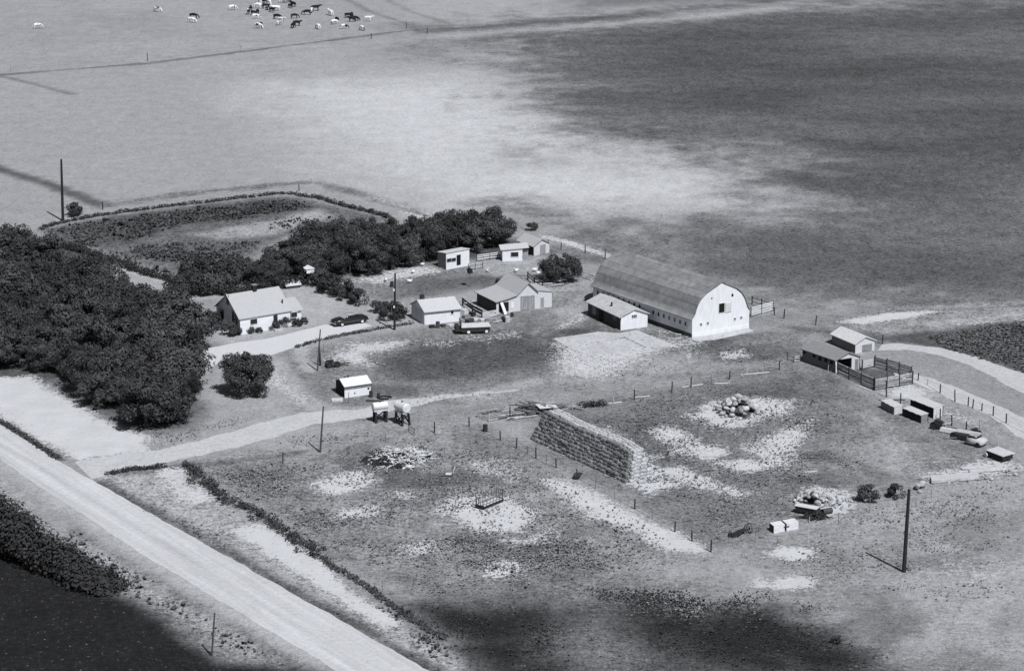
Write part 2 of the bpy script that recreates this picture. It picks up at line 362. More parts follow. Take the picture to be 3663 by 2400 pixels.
area([(-60, 1180), (0, 1120), (90, 1215), (230, 1280), (400, 1380), (560, 1480), (740, 1575), (760, 1660), (500, 1600), (250, 1400), (100, 1290), (-60, 1290)], .255, 1.5, 1, 1, .75)
strip([(-120, 990), (0, 1066), (60, 1112), (300, 1270), (560, 1428), (760, 1548), (900, 1642)], 2.2, .36, 1.2, .6, .9, .25)
strip([(170, 1230), (300, 1310), (420, 1385), (560, 1470), (680, 1545)], 1.4, .10, .5, .8, .55, .8)
area([(-200, 1200), (-20, 1262), (60, 1300), (160, 1348), (250, 1372), (330, 1402), (430, 1462), (490, 1500), (530, 1535), (640, 1545), (735, 1565), (800, 1660), (-200, 1660)], .017, 2.2, 1.2, 1, .5)
# east side: tracks, garden plot, drive
area([(1930, 748), (2080, 716), (2500, 694), (2500, 740), (2200, 760), (2060, 775), (1960, 760)], .23, 1.5, 1.4, .9, .7)
bald([(1935, 748), (2060, 728), (2180, 722), (2100, 742), (1990, 754)], 1.6, 1.0)
bald([(2160, 758), (2300, 744), (2500, 728), (2500, 735), (2300, 752)], 2, 1, .7)
strip([(2040, 732), (2100, 724), (2200, 720), (2500, 704)], 1.2, .12, .6, .8, .7, .6)
strip([(2160, 752), (2300, 738), (2500, 722)], 2, .36, .9, .8, .7, .5)
area([(1830, 760), (2060, 780), (2150, 770), (2100, 800), (2050, 796), (2000, 790)], .11, 2, 1, .9, .6)
area([(2060, 788), (2160, 770), (2380, 742), (2520, 730), (2520, 930), (2380, 868), (2270, 832), (2200, 815)], .085, 1.2, .8, 1, .5)
area([(2010, 830), (2060, 800), (2180, 820), (2300, 860), (2500, 950), (2500, 1040), (2350, 960), (2200, 890), (2110, 850)], .24, 1.5, .8, 1, .3)
area([(2030, 880), (2100, 890), (2330, 985), (2340, 1010), (2200, 980), (2060, 930)], .24, 2, 1.5, .9, .5)
area([(2120, 900), (2180, 920), (2060, 930), (2040, 910)], .37, 1, .8, .8, .3)
area([(1955, 850), (2080, 860), (2115, 885), (2030, 905)], .10, 1, .5, 1, .5)
nD = fbm(gx, gy, .085, 41, 5); nE = fbm(gx, gy, .11, 57, 5)
def patchy(pts, pale, dark):
    p = DP(*pts); bx = [q[0] for q in p]; by = [q[1] for q in p]
    k = np.where((gx > min(bx)) & (gx < max(bx)) & (gy > min(by)) & (gy < max(by)))[0]
    w = sstep(6, -6, poly_sd(gx[k], gy[k], p) + 6)
    bare[k] = np.maximum(bare[k], pale * w * sstep(.06, .24, nD[k])); tone[k] *= 1 - dark * w * sstep(.03, .20, nE[k])
patchy([(450, 1085), (720, 1020), (900, 985), (1200, 1000), (1700, 1310), (1500, 1340), (1000, 1390), (720, 1260)], .62, .5)
patchy([(1200, 950), (1500, 900), (1850, 850), (2150, 960), (2380, 1090), (2000, 1200), (1660, 1280), (1300, 1080)], .55, .45)
patchy([(650, 810), (860, 780), (1300, 690), (1420, 650), (1900, 790), (1850, 850), (1480, 905), (1060, 985), (700, 985)], .5, .4)
patchy([(1700, 1290), (2000, 1180), (2500, 1080), (2500, 1640), (2000, 1640), (1200, 1380)], .4, .35)
patchy([(820, 650), (960, 610), (1250, 600), (1350, 650), (1270, 700), (900, 720)], .5, .4)
kf = np.where(poly_sd(gx, gy, DP((1200, 90), (1700, 30), (2800, -20), (2800, 740), (1950, 720), (1450, 580), (1900, 450), (1650, 360), (1300, 260))) < 0)[0]
tone[kf] *= np.clip(1 + .9 * fbm(gx[kf] * .45, gy[kf], .05, 71, 5) + .5 * fbm(gx[kf], gy[kf], .02, 73, 3), .5, 1.7)
bald([(1255, 545), (1330, 560), (1440, 598), (1430, 604), (1330, 574), (1255, 552)], 1.4, .8, .9); bald([(905, 484), (980, 500), (1010, 512), (960, 506)], 1.2, .8, .8)
bald([(2070, 905), (2110, 890), (2160, 905), (2120, 930), (2070, 925)], 1.6, 1, .8); bald([(2180, 940), (2290, 985), (2270, 995), (2170, 960)], 1.8, 1.2, .6)
bald([(640, 860), (690, 905), (730, 940), (700, 945), (620, 890)], 2, 1.2, .6)
bald([(1290, 760), (1365, 715), (1370, 745), (1310, 765)], 2, 1.2, .6); bald([(2110, 1100), (2330, 1060), (2380, 1090), (2300, 1110), (2150, 1125)], 2, 1.5, .65)
tone *= 1 + .10 * nC
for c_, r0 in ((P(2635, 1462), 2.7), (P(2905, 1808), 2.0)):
    dd = np.hypot(gx - c_.x, (gy - c_.y) * .75) + 1.6 * nC * 2; w = sstep(r0 + .6, r0 - .6, dd); tone = tone * (1 - w) + .06 * w; bare = bare * (1 - w)  # ground painted dark under the stone heaps, for the shade in their gaps
tone = np.clip(tone, .015, .5)
ny, nx = GX.shape
idx = np.arange(nx * ny).reshape(ny, nx)
fq = np.stack([idx[:-1, :-1], idx[:-1, 1:], idx[1:, 1:], idx[1:, :-1]], -1).reshape(-1, 4)
me = bpy.data.meshes.new('ground')
me.vertices.add(nx * ny); me.vertices.foreach_set('co', np.stack([gx, gy, np.zeros_like(gx)], -1).ravel())
me.loops.add(fq.size); me.loops.foreach_set('vertex_index', fq.ravel().astype(np.int32))
me.polygons.add(len(fq)); me.polygons.foreach_set('loop_start', np.arange(0, fq.size, 4, dtype=np.int32))
spk = np.clip(spk * 1.35, .06, 1.1)
for nm, arr in (('cover', tone), ('fleck', spk), ('bare', bare)):  # cover holds the ground tones, with the shade painted under the stone heaps
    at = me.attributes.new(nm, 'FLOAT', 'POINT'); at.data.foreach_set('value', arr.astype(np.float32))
me.update(); me.validate()
def ground_material(name, use_attr=True, base=.4, fleck=.12, along=None):
    m = bpy.data.materials.new(name); m.use_nodes = True; nt = m.node_tree; L = nt.links
    b = nt.nodes['Principled BSDF']; b.inputs['Roughness'].default_value = .95; b.inputs['Specular IOR Level'].default_value = .05
    geo = nd(nt, 'ShaderNodeNewGeometry')
    def noise(scale, det, rough=.6, stretch=(1, 1, 1)):
        mp = nd(nt, 'ShaderNodeMapping'); mp.inputs['Scale'].default_value = stretch; L.new(geo.outputs['Position'], mp.inputs[0])
        n = nd(nt, 'ShaderNodeTexNoise'); n.inputs['Scale'].default_value = scale; n.inputs['Detail'].default_value = det; n.inputs['Roughness'].default_value = rough
        L.new(mp.outputs[0], n.inputs['Vector']); return n.outputs['Fac']
    def mth(op, a, b_):
        n = nd(nt, 'ShaderNodeMath', operation=op)
        for i, q in enumerate((a, b_)):
            if hasattr(q, 'links'): L.new(q, n.inputs[i])
            else: n.inputs[i].default_value = q
        return n.outputs[0]
    if use_attr:
        a1 = nd(nt, 'ShaderNodeAttribute', attribute_name='cover'); a2 = nd(nt, 'ShaderNodeAttribute', attribute_name='fleck')
        t, s = a1.outputs['Fac'], a2.outputs['Fac']
    else: t, s = base, fleck
    n1 = noise(.28, 8, .68); n2 = noise(1.5, 5, .7); n3 = noise(4.2, 3, .6); n4 = noise(.55, 4, .6, (1, .35, 1))
    k = mth('ADD', mth('MULTIPLY', mth('SUBTRACT', n1, .5), 1.5), mth('MULTIPLY', mth('SUBTRACT', n2, .5), 2.9))
    k = mth('ADD', k, mth('MULTIPLY', mth('SUBTRACT', n3, .5), 3.0)); k = mth('ADD', k, mth('MULTIPLY', mth('SUBTRACT', n4, .5), 1.0))
    v = mth('MULTIPLY', t, mth('ADD', 1.0, mth('MULTIPLY', k, s)))
    if along is not None:                       # wheel tracks drawn out along the road
        mp = nd(nt, 'ShaderNodeMapping', vector_type='TEXTURE'); mp.inputs['Rotation'].default_value = (0, 0, along); mp.inputs['Scale'].default_value = (26, 1.1, 1); L.new(geo.outputs['Position'], mp.inputs[0])
        n = nd(nt, 'ShaderNodeTexNoise'); n.inputs['Scale'].default_value = 1; n.inputs['Detail'].default_value = 4; L.new(mp.outputs[0], n.inputs['Vector'])
        v = mth('MULTIPLY', v, mth('ADD', 1.0, mth('MULTIPLY', mth('SUBTRACT', n.outputs['Fac'], .5), .75)))
    # scattered darker plants between the grass
    mr = nd(nt, 'ShaderNodeMapRange'); mr.inputs['From Min'].default_value = .36; mr.inputs['From Max'].default_value = .44
    mr.inputs['To Min'].default_value = 1; mr.inputs['To Max'].default_value = 0; L.new(noise(1.1, 4, .75), mr.inputs[0])
    v = mth('MULTIPLY', v, mth('SUBTRACT', 1.0, mth('MULTIPLY', mth('MULTIPLY', mr.outputs[0], s), .75)))
    if use_attr:                                # bald pale earth with ragged edges
        a3 = nd(nt, 'ShaderNodeAttribute', attribute_name='bare')
        e = mth('ADD', a3.outputs['Fac'], mth('ADD', mth('MULTIPLY', mth('SUBTRACT', n2, .5), 2.0), mth('MULTIPLY', mth('SUBTRACT', n3, .5), 1.6)))
        mb_ = nd(nt, 'ShaderNodeMapRange', interpolation_type='SMOOTHSTEP'); mb_.inputs['From Min'].default_value = .34; mb_.inputs['From Max'].default_value = .74; L.new(e, mb_.inputs[0])
        earth = mth('MULTIPLY', .475, mth('ADD', 1.0, mth('MULTIPLY', mth('SUBTRACT', n1, .5), .5)))
        w_ = mb_.outputs[0]; v = mth('ADD', mth('MULTIPLY', v, mth('SUBTRACT', 1.0, w_)), mth('MULTIPLY', earth, w_))
    v = mth('MAXIMUM', v, .012); v = mth('MINIMUM', v, .55)
    sc = nd(nt, 'ShaderNodeVectorMath', operation='SCALE'); sc.inputs[0].default_value = TINT; L.new(v, sc.inputs['Scale'])
    L.new(sc.outputs[0], b.inputs['Base Color'])
    bp = nd(nt, 'ShaderNodeBump'); bp.inputs['Strength'].default_value = .5; bp.inputs['Distance'].default_value = .25
    L.new(n2, bp.inputs['Height']); L.new(bp.outputs[0], b.inputs['Normal'])
    return m
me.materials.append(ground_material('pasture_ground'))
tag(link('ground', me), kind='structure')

def sheet(name, left, right, z, base, fleck, seed=3, wob=.6, step=.7, along=None):
    """a road: a strip between two edge lines, edges ragged with grass"""
    def resample(p, n):
        p = np.array(p); d = np.concatenate([[0], np.cumsum(np.hypot(*np.diff(p, axis=0).T))]); t = np.linspace(0, d[-1], n)
        return np.stack([np.interp(t, d, p[:, 0]), np.interp(t, d, p[:, 1])], -1)
    lp, rp = DP(*left), DP(*right); n = int(max(20, sum(math.dist(a, b) for a, b in zip(lp[:-1], lp[1:])) / step))
    a, b = resample(lp, n), resample(rp, n); vs = []; fs = []; m = 6
    for i in range(n):
        w = np.hypot(*(b[i] - a[i])) + 1e-6; dn = (b[i] - a[i]) / w
        ja = float(fbm(np.array([a[i][0]]), np.array([a[i][1]]), .5, seed)[0]) * wob * 2; jb = float(fbm(np.array([b[i][0]]), np.array([b[i][1]]), .5, seed + 5)[0]) * wob * 2
        aa = a[i] + dn * ja; bb = b[i] + dn * jb
        for k in range(m + 1):
            q = aa + (bb - aa) * k / m; vs.append((q[0], q[1], z))
    for i in range(n - 1):
        for k in range(m): fs.append((i * (m + 1) + k, i * (m + 1) + k + 1, (i + 1) * (m + 1) + k + 1, (i + 1) * (m + 1) + k))
    return tag(MB().add(vs, fs).build(name, ground_material(name + '_surface', False, base, fleck, along)), kind='structure')
sheet('road', [(-150, 985), (0, 1066), (60, 1110), (300, 1268), (560, 1425), (760, 1545), (900, 1640), (1400, 1960)], [(-120, 910), (0, 985), (138, 1072), (232, 1126), (420, 1232), (720, 1400), (1005, 1562), (1120, 1640), (1640, 1960)], .010, .455, .12, wob=.3, along=math.atan2(D(760, 1480).y - D(60, 1050).y, D(760, 1480).x - D(60, 1050).x))
sheet('farm_track', [(175, 1075), (250, 1060), (345, 1048), (450, 1025), (600, 985), (700, 960), (850, 948), (905, 930), (1000, 920), (1200, 905)], [(215, 1115), (270, 1095), (345, 1082), (470, 1058), (620, 1020), (720, 990), (850, 970), (960, 945), (1050, 925), (1205, 907)], .006, .43, .22, 8, .9)
sheet('driveway', [(380, 860), (470, 812), (530, 800), (640, 783), (740, 758), (800, 748), (850, 752)], [(420, 890), (520, 838), (600, 835), (690, 806), (780, 780), (850, 762), (866, 757)], .008, .50, .06, 12, .3)
sheet('east_track', [(2050, 800), (2100, 798), (2180, 808), (2270, 830), (2380, 868), (2520, 930), (2960, 1140)], [(2040, 815), (2110, 812), (2190, 828), (2260, 850), (2380, 915), (2520, 985), (2930, 1190)], .006, .42, .2, 21, .8)
sheet('fence_track', [(2075, 862), (2140, 872), (2210, 893), (2290, 930), (2380, 970), (2500, 1025), (2940, 1235)], [(2080, 872), (2130, 890), (2200, 925), (2300, 965), (2360, 1010), (2480, 1080), (2880, 1320)], .008, .43, .2, 25, .8)

# thin concrete slabs in front of the barn
def slab(name, pts, h, m, kind='structure'):
    p = [Vector((*q, 0)) for q in DP(*pts)]; n = len(p)
    mb = MB(); mb.add([(q.x, q.y, 0) for q in p] + [(q.x, q.y, h) for q in p], [tuple(range(n, 2 * n))] + [(i, (i + 1) % n, n + (i + 1) % n, n + i) for i in range(n)])
    return tag(mb.build(name, m), kind=kind)
slabm = ground_material('worn_concrete', False, .42, .30)
slab('paving', [(1285, 788), (1390, 772), (1440, 775), (1480, 768), (1576, 806), (1500, 808), (1450, 783), (1320, 808)], .07, slabm)
slab('paving', [(1322, 811), (1450, 787), (1492, 809), (1420, 822), (1370, 826)], .05, slabm)
slab('paving', [(1605, 788), (1640, 776), (1690, 772), (1742, 765), (1752, 770), (1700, 782), (1660, 790), (1615, 793)], .04, slabm)

# ---------------- buildings ----------------
class Frame:
    """front edge A->B, back-left corner C (places on the ground); local x along the front, y towards the back"""
    def __init__(s, A, B, C, lo=86, hi=94):
        a, b, c = P(*A), P(*B), P(*C); u = b - a; w = c - a
        th = math.degrees(math.atan2(w.y, w.x) - math.atan2(u.y, u.x)); t2 = min(hi, max(lo, th)); d = (th - t2) / 2
        s.rot = math.atan2(u.y, u.x) + R(d); s.th = R(t2); s.W = u.length; s.D = w.length; s.o = a
        s.u = Vector((math.cos(s.rot), math.sin(s.rot), 0)); s.w = Vector((math.cos(s.rot + s.th), math.sin(s.rot + s.th), 0))
        s.c, s.s = math.cos(s.th), math.sin(s.th)
    def T(s, x, y, z): return (x + y * s.c, y * s.s, z)
    def hit(s, side, x, y):
        """where the sight line through a place of the picture meets a wall: (distance along it, height)"""
        d = ray(x, y); o = s.o; a = s.u
        if side in ('left', 'right'): a = s.w
        if side == 'right': o = s.o + s.u * s.W
        n = Vector((-a.y, a.x, 0)); c0 = Vector((0, 0, CAMH))
        t = n.dot(o - c0) / n.dot(d); q = c0 + d * t; return (q - o).dot(a), q.z
    def box(s, mb, side, p0, p1, z0, z1, d0=-.02, d1=.03, mi=0):
        """a piece on a wall: along it p0..p1, height z0..z1, standing d1 proud of it"""
        if side == 'front': mb.box(p0, p1, -d1, -d0, z0, z1, mi)
        if side == 'back': mb.box(p0, p1, s.D + d0, s.D + d1, z0, z1, mi)
        if side == 'left': mb.box(-d1, -d0, p0, p1, z0, z1, mi)
        if side == 'right': mb.box(s.W + d0, s.W + d1, p0, p1, z0, z1, mi)
        return mb
    def mb(s): return MB(s.T)
def opening(fr, par, side, c0, c1, name='window', frame=None, inner=glass, px=True, t=.07, mull=0, proud=.035):
    """c0, c1: opposite corners in the picture (or local when px is False)"""
    if px: (a0, z0), (a1, z1) = fr.hit(side, *c0), fr.hit(side, *c1)
    else: (a0, z0), (a1, z1) = c0, c1
    a0, a1 = min(a0, a1), max(a0, a1); z0, z1 = min(z0, z1), max(z0, z1)
    if frame:
        m = fr.mb()
        fr.box(m, side, a0 - t, a0, z0 - t, z1 + t, d1=proud + .02); fr.box(m, side, a1, a1 + t, z0 - t, z1 + t, d1=proud + .02)
        fr.box(m, side, a0, a1, z1, z1 + t, d1=proud + .017); fr.box(m, side, a0, a1, z0 - t, z0, d1=proud + .03)
        for k in range(1, mull + 1):
            q = a0 + (a1 - a0) * k / (mull + 1); fr.box(m, side, q - t * .4, q + t * .4, z0, z1, d0=0, d1=proud + .012)
        f = m.build(name, frame, par); m2 = fr.mb(); fr.box(m2, side, a0, a1, z0, z1, d1=proud); m2.build('pane' if name == 'window' else 'opening_stand_in', inner, f); return f
    m = fr.mb(); fr.box(m, side, a0, a1, z0, z1, d1=proud); return m.build(name, inner, par)
def shell(fr, par, hw, hr, ridge, mats, xr=.5, sides=(0, 0, 0, 0), base=0):
    """solid walls with gables; ridge along 'x' or 'y'; sides = material of front, right, back, left"""
    W, Dp = fr.W, fr.D; m = fr.mb()
    hl, hrr = hw if hasattr(hw, '__len__') else (hw, hw)
    if ridge == 'y':
        xm = W * xr
        f = [(0, base), (W, base), (W, hrr), (xm, hr), (0, hl)]
        v = [(x, 0, z) for x, z in f] + [(x, Dp, z) for x, z in f]
        m.add(v, [(0, 1, 2, 3, 4)], sides[0]); m.add(v, [(1, 6, 7, 2)], sides[1]); m.add(v, [(9, 8, 7, 6, 5)], sides[2]); m.add(v, [(5, 0, 4, 9)], sides[3]); m.add(v, [(4, 3, 8, 9), (3, 2, 7, 8)], 0)
    else:
        ym = Dp * xr
        f = [(0, base), (Dp, base), (Dp, hrr), (ym, hr), (0, hl)]
        v = [(0, y, z) for y, z in f] + [(W, y, z) for y, z in f]
        m.add(v, [(0, 1, 2, 3, 4)], sides[3]); m.add(v, [(9, 8, 7, 6, 5)], sides[1]); m.add(v, [(0, 4, 9, 5)], sides[0]); m.add(v, [(1, 6, 7, 2)], sides[2]); m.add(v, [(4, 3, 8, 9), (3, 2, 7, 8)], 0)
    return m.build('wall', mats, par)
def roof(fr, par, hw, hr, ridge, m_, xr=.5, oh=.3, ohg=.3, th=.10, lift=.03, edge=None, x0=None, x1=None, name='roof'):
    hl, hrr = hw if hasattr(hw, '__len__') else (hw, hw); L = fr.W if ridge == 'y' else fr.D; Q = fr.D if ridge == 'y' else fr.W
    m = fr.mb(); xm = L * xr; sl = (hr - hl) / xm if xm else 0; sr = (hr - hrr) / (L - xm) if L - xm else 0
    a, b = (-ohg if x0 is None else x0), (Q + ohg if x1 is None else x1)
    prof = [(-oh, hl - sl * oh + lift), (xm, hr + lift), (L + oh, hrr - sr * oh + lift), (L + oh, hrr - sr * oh + lift + th), (xm, hr + lift + th), (-oh, hl - sl * oh + lift + th)]
    if not xm: prof = [(-oh, hl + sr * oh + lift), (L + oh, hrr - sr * oh + lift), (L + oh, hrr - sr * oh + lift + th), (-oh, hl + sr * oh + lift + th)]
    if ridge == 'y': m.prism(prof, a, b)
    else:
        n = len(prof); vs = [(a, y, z) for y, z in prof] + [(b, y, z) for y, z in prof]
        m.add(vs, [(i, (i + 1) % n, n + (i + 1) % n, n + i) for i in range(n)] + [tuple(range(n)), tuple(range(n, 2 * n))[::-1]])
    return m.build(name, m_, par)
def bthing(fr, name, label, cat='building', group=None): return thing(name, label, cat, fr.o, fr.rot, group)

# --- the arched barn ---
fr = Frame((2475, 1208), (2681, 1175), (2113.5, 1086)); BARN = fr
t = bthing(fr, 'arched_barn', 'big white barn with a tall arched grey shingle roof', 'barn')
W, Dp = fr.W, fr.D; k = 7.25 / 7.33
prof = [(-.34, 2.52), (0, 2.74), (.24, 3.0), (.46, 3.35), (.62, 3.85), (.94, 4.62), (1.48, 5.40), (2.36, 6.10), (3.26, 6.54), (4.1, 6.93)]
prof = [(x * W / 9.6, z * k) for x, z in prof] + [(W / 2, 7.30 * k)]
prof = prof + [(W - x, z) for x, z in prof[:-1][::-1]]
inner = [(max(0.0, min(W, x)), z) for x, z in prof[1:-1]]
m = fr.mb(); body = [(0, .55)] + inner + [(W, .55)]
n = len(body); vs = [(x, 0, z) for x, z in body] + [(x, Dp, z) for x, z in body]
m.add(vs, [tuple(range(n))[::-1], tuple(range(n, 2 * n)), (0, 1, n + 1, n), (n - 1, n - 2, 2 * n - 2, 2 * n - 1)])
m.build('wall', white, t)
m = fr.mb(); m.box(-.04, W + .04, .05, Dp + .04, -.1, .55); m.build('foundation', darkfnd, t)  # dark base band on every side but the front
m = fr.mb(); m.box(0.0, W, -.05, .05, -.1, .55); m.build('front_footing', white, t)
rv = []; rf = []; uvs = []; y0, y1 = -.16, Dp + .2; arc = 0; n = len(prof)
for i, (x, z) in enumerate(prof):
    if i: arc += math.hypot(x - prof[i - 1][0], z - prof[i - 1][1])
    px_, pz = prof[max(i - 1, 0)], prof[min(i + 1, n - 1)]
    tx, tz = pz[0] - px_[0], pz[1] - px_[1]; l = math.hypot(tx, tz); nx_, nz = -tz / l, tx / l
    for off in (.04, .14):
        for y in (y0, y1): rv.append((x + nx_ * off, y, z + nz * off)); uvs.append((y, arc))
for i in range(n - 1):
    a = i * 4; b = a + 4
    rf += [(a + 2, b + 2, b + 3, a + 3), (a, a + 1, b + 1, b), (a, b, b + 2, a + 2), (a + 1, a + 3, b + 3, b + 1)]
rf += [(0, 2, 3, 1), (4 * n - 4, 4 * n - 3, 4 * n - 1, 4 * n - 2)]
m = fr.mb(); m.add(rv, rf)
rm = gm('barn_roof_shingles', .20, .28, 1.3, stretch=(1, 1, 1)); nt = rm.node_tree; L = nt.links
uvn = nd(nt, 'ShaderNodeUVMap', uv_map='UVMap'); br = nd(nt, 'ShaderNodeTexBrick'); br.offset = .37; br.offset_frequency = 2
br.inputs['Scale'].default_value = 1; br.inputs['Brick Width'].default_value = 5.2; br.inputs['Row Height'].default_value = 1.12; br.inputs['Mortar Size'].default_value = .03; br.inputs['Mortar Smooth'].default_value = .3
br.inputs['Color1'].default_value = (1.12, 1.12, 1.12, 1); br.inputs['Color2'].default_value = (.70, .70, .70, 1); br.inputs['Mortar'].default_value = (.58, .58, .58, 1); br.inputs['Bias'].default_value = -.25
L.new(uvn.outputs[0], br.inputs['Vector'])
mx = nd(nt, 'ShaderNodeVectorMath', operation='MULTIPLY'); bs = nt.nodes['Principled BSDF']; src = bs.inputs['Base Color'].links[0].from_socket
L.new(src, mx.inputs[0]); L.new(br.outputs['Color'], mx.inputs[1]); L.new(mx.outputs[0], bs.inputs['Base Color'])
ro = m.build('roof', rm, t)
ul = ro.data.uv_layers.new(name='UVMap')
for lp in ro.data.loops: ul.data[lp.index].uv = uvs[lp.vertex_index]
def cpx(x, y): return 2000 + x * .37847, 850 + y * .37847
for (x, y) in ((368, 517), (417, 530), (466, 545), (515, 560), (565, 577), (614, 593), (664, 611), (713, 628), (763, 645), (892, 702), (942, 720), (992, 737), (1043, 756), (1095, 772), (1146, 793), (1197, 810)):
    yy = y + 4
    opening(fr, t, 'left', cpx(x - 9, yy + 15), cpx(x + 9, yy - 15), 'window', white, glass, t=.05)
for (x, y) in ((1340, 820), (1404, 808), (1660, 768), (1720, 756)):
    opening(fr, t, 'front', cpx(x - 9, y + 12), cpx(x + 9, y - 12), 'window', white, glass, t=.05, mull=1)
opening(fr, t, 'front', cpx(1508, 712), cpx(1563, 616), 'loft_door', white, dark_panel, t=.04)
m = fr.mb(); (a0, z0), (a1, z1) = fr.hit('front', *cpx(1566, 708)), fr.hit('front', *cpx(1625, 612)); fr.box(m, 'front', a0 + .05, a1, z0, z1, d1=.09); m.build('loft_door', gm('pale_grey_boards', .5, .2, 2, stretch=(4, 1, .4)), t)
opening(fr, t, 'front', cpx(1629, 558), cpx(1647, 530), 'hay_hatch_shade', None, dark_panel)
opening(fr, t, 'front', cpx(1435, 583), cpx(1449, 565), 'vent', None, greywood)

# --- milk house beside the barn ---
fr = Frame((2220, 1182), (2316, 1169), (2103, 1126))
t = bthing(fr, 'milk_house', 'small shed with dark board side and white gable, against the barn', 'shed')
hw = 1.92; hr = 2.74
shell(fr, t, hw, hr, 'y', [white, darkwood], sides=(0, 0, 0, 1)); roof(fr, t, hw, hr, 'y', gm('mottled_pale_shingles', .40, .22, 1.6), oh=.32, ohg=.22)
def cpx(x, y): return 2000 + x * .37847, 850 + y * .37847
opening(fr, t, 'front', cpx(688, 758), cpx(731, 728), 'window', white_old, glass, mull=2)
opening(fr, t, 'left', cpx(375, 795), cpx(421, 680), 'door', None, dark_panel)  # flat dark panel standing in for the unlit opening
opening(fr, t, 'left', cpx(318, 712), cpx(348, 664), 'window', greywood, glass); opening(fr, t, 'left', cpx(512, 768), cpx(540, 735), 'window', greywood, glass)
m = fr.mb(); m.tube([(.9, 4.2, 2.2), (.9, 4.2, 2.95)], .13, 8); m.build('stove_pipe', metald, t)
m = fr.mb(); m.box(.0, .10, -.262, -.222, 1.78, 1.95); m.build('fascia', white, t)

# --- farmhouse ---
fr = Frame((860, 1198), (1082, 1160), (776, 1152), 86, 94)
t = bthing(fr, 'farmhouse', 'white one storey farmhouse with a pale gable roof among trees', 'house')
hw, hr = 2.3, 4.75
full = fr.W; fr.W = full * .80
shell(fr, t, hw, hr, 'x', [cream], sides=(0, 0, 0, 0)); roof(fr, t, hw, hr, 'x', houseroof, oh=.2, ohg=.25)
main = fr.W
m = fr.mb(); m.add([(main, .35, 0), (full, .35, 0), (full, 5.2, 0), (main, 5.2, 0), (main, .35, 2.1), (full, .35, 2.1), (full, 5.2, 2.1), (main, 5.2, 2.1), (full, 2.8, 3.2), (main, 2.8, 3.2)],
    [(0, 1, 5, 4), (1, 2, 6, 8, 5), (2, 3, 7, 6), (4, 5, 8, 9), (9, 8, 6, 7)]); m.build('annex', cream, t)
m = fr.mb(); s_ = 1.1 / 2.45
q = [(.05, 2.1 - s_ * .3 + .03), (2.8, 3.23), (5.5, 2.1 - s_ * .3 + .03), (5.5, 2.1 - s_ * .3 + .13), (2.8, 3.33), (.05, 2.1 - s_ * .3 + .13)]
m.add([(main + .26, y, z) for y, z in q] + [(full + .25, y, z) for y, z in q], [(i, (i + 1) % 6, 6 + (i + 1) % 6, 6 + i) for i in range(6)] + [tuple(range(6)), tuple(range(6, 12))[::-1]]); m.build('annex_roof', houseroof, t)
def hp(x, y): return 720 + x * .16807, 1000 + y * .16807
for xa, xb, ya in ((1040, 1185, 800), (1905, 2035, 708)):
    a0, a1 = fr.hit('front', *hp(xa, ya))[0], fr.hit('front', *hp(xb, ya))[0]; opening(fr, t, 'front', (a0, 1.22), (a1, 1.95), 'window', white, glass, px=False, mull=0, t=.05)
a0 = fr.hit('front', *hp(1532, 830))[0]; a1 = fr.hit('front', *hp(1622, 830))[0]
opening(fr, t, 'front', (a0, .15), (a1, 2.05), 'door', white, glass, px=False)
opening(fr, t, 'left', hp(540, 520), hp(598, 350), 'window', white, glass); opening(fr, t, 'left', hp(660, 910), hp(778, 720), 'window', white, glass, mull=1); opening(fr, t, 'left', hp(395, 800), hp(485, 640), 'window', white, glass)
m = fr.mb(); xc = main * .53; yc = fr.D / 2; m.box(xc - .3, xc + .3, yc - .3, yc + .3, hr - .4, hr + .85); c = m.build('chimney', blackwood, t); m = fr.mb(); m.box(xc - .36, xc + .36, yc - .36, yc + .36, hr + .85, hr + .95); m.build('cap', greywood, c)
m = fr.mb(); m.tube([(full * .74, 1.2, 2.6), (full * .74, 1.2, 3.7)], .11, 8); m.build('vent_pipe', metald, t)
m = fr.mb(); m.box(a0 - .3, a1 + .3, -1.2, -.06, 0, .2); m.box(a0, a1, -1.55, -1.2, 0, .1); m.build('step', concrete, t)

# --- garage by the pole ---
fr = Frame((1518.5, 1162), (1650, 1152), (1463, 1136))
t = bthing(fr, 'garage', 'small white garage with pale gable roof behind the flatbed wagon', 'shed')
hw, hr = 1.9, 2.95
shell(fr, t, hw, hr, 'x', [white]); roof(fr, t, hw, hr, 'x', gm('light_grey_shingles', .43, .08, 3), oh=.3, ohg=.15)
def gp(x, y): return 1300 + x * .33613, 800 + y * .33613
opening(fr, t, 'front', gp(930, 962), gp(957, 926), 'window', white, glass)
m = fr.mb(); fr.box(m, 'left', .6, 1.9, .05, 1.85, d1=.04); m.build('door', gm('pale_grey_boards', .5, .2, 2), t)
fr.box(fr.mb(), 'left', 1.95, 3.2, .05, 1.85, d1=.04).build('door', gm('pale_grey_boards', .5, .2, 2), t)

# --- old granary with lean-tos ---
fr = Frame((1775.6, 1123), (1974, 1097.5), (1706, 1088))
t = bthing(fr, 'granary', 'old weathered granary with sagging roof and big upright board doors', 'barn')
W, Dp = fr.W, fr.D; hw1, xk, hk, xr, hr, xk2, hk2, hw2 = 1.75, 3.7, 2.35, 5.0, 3.95, 6.5, 2.55, 2.2
pf = [(0, hw1), (1.6, 2.0), (xk * .85, hk), (xr, hr), (xk2, hk2), (W, hw2)]
m = fr.mb(); f = [(0, 0)] + pf + [(W, 0)]; n = len(f); vs = [(x, 0, z) for x, z in f] + [(x, Dp, z) for x, z in f]
m.add(vs, [tuple(range(n))[::-1]], 0); m.add(vs, [tuple(range(n, 2 * n)), (0, 1, n + 1, n)], 1); m.add(vs, [(n - 1, n - 2, 2 * n - 2, 2 * n - 1)], 0); m.build('wall', [white_old, darkwood], t)
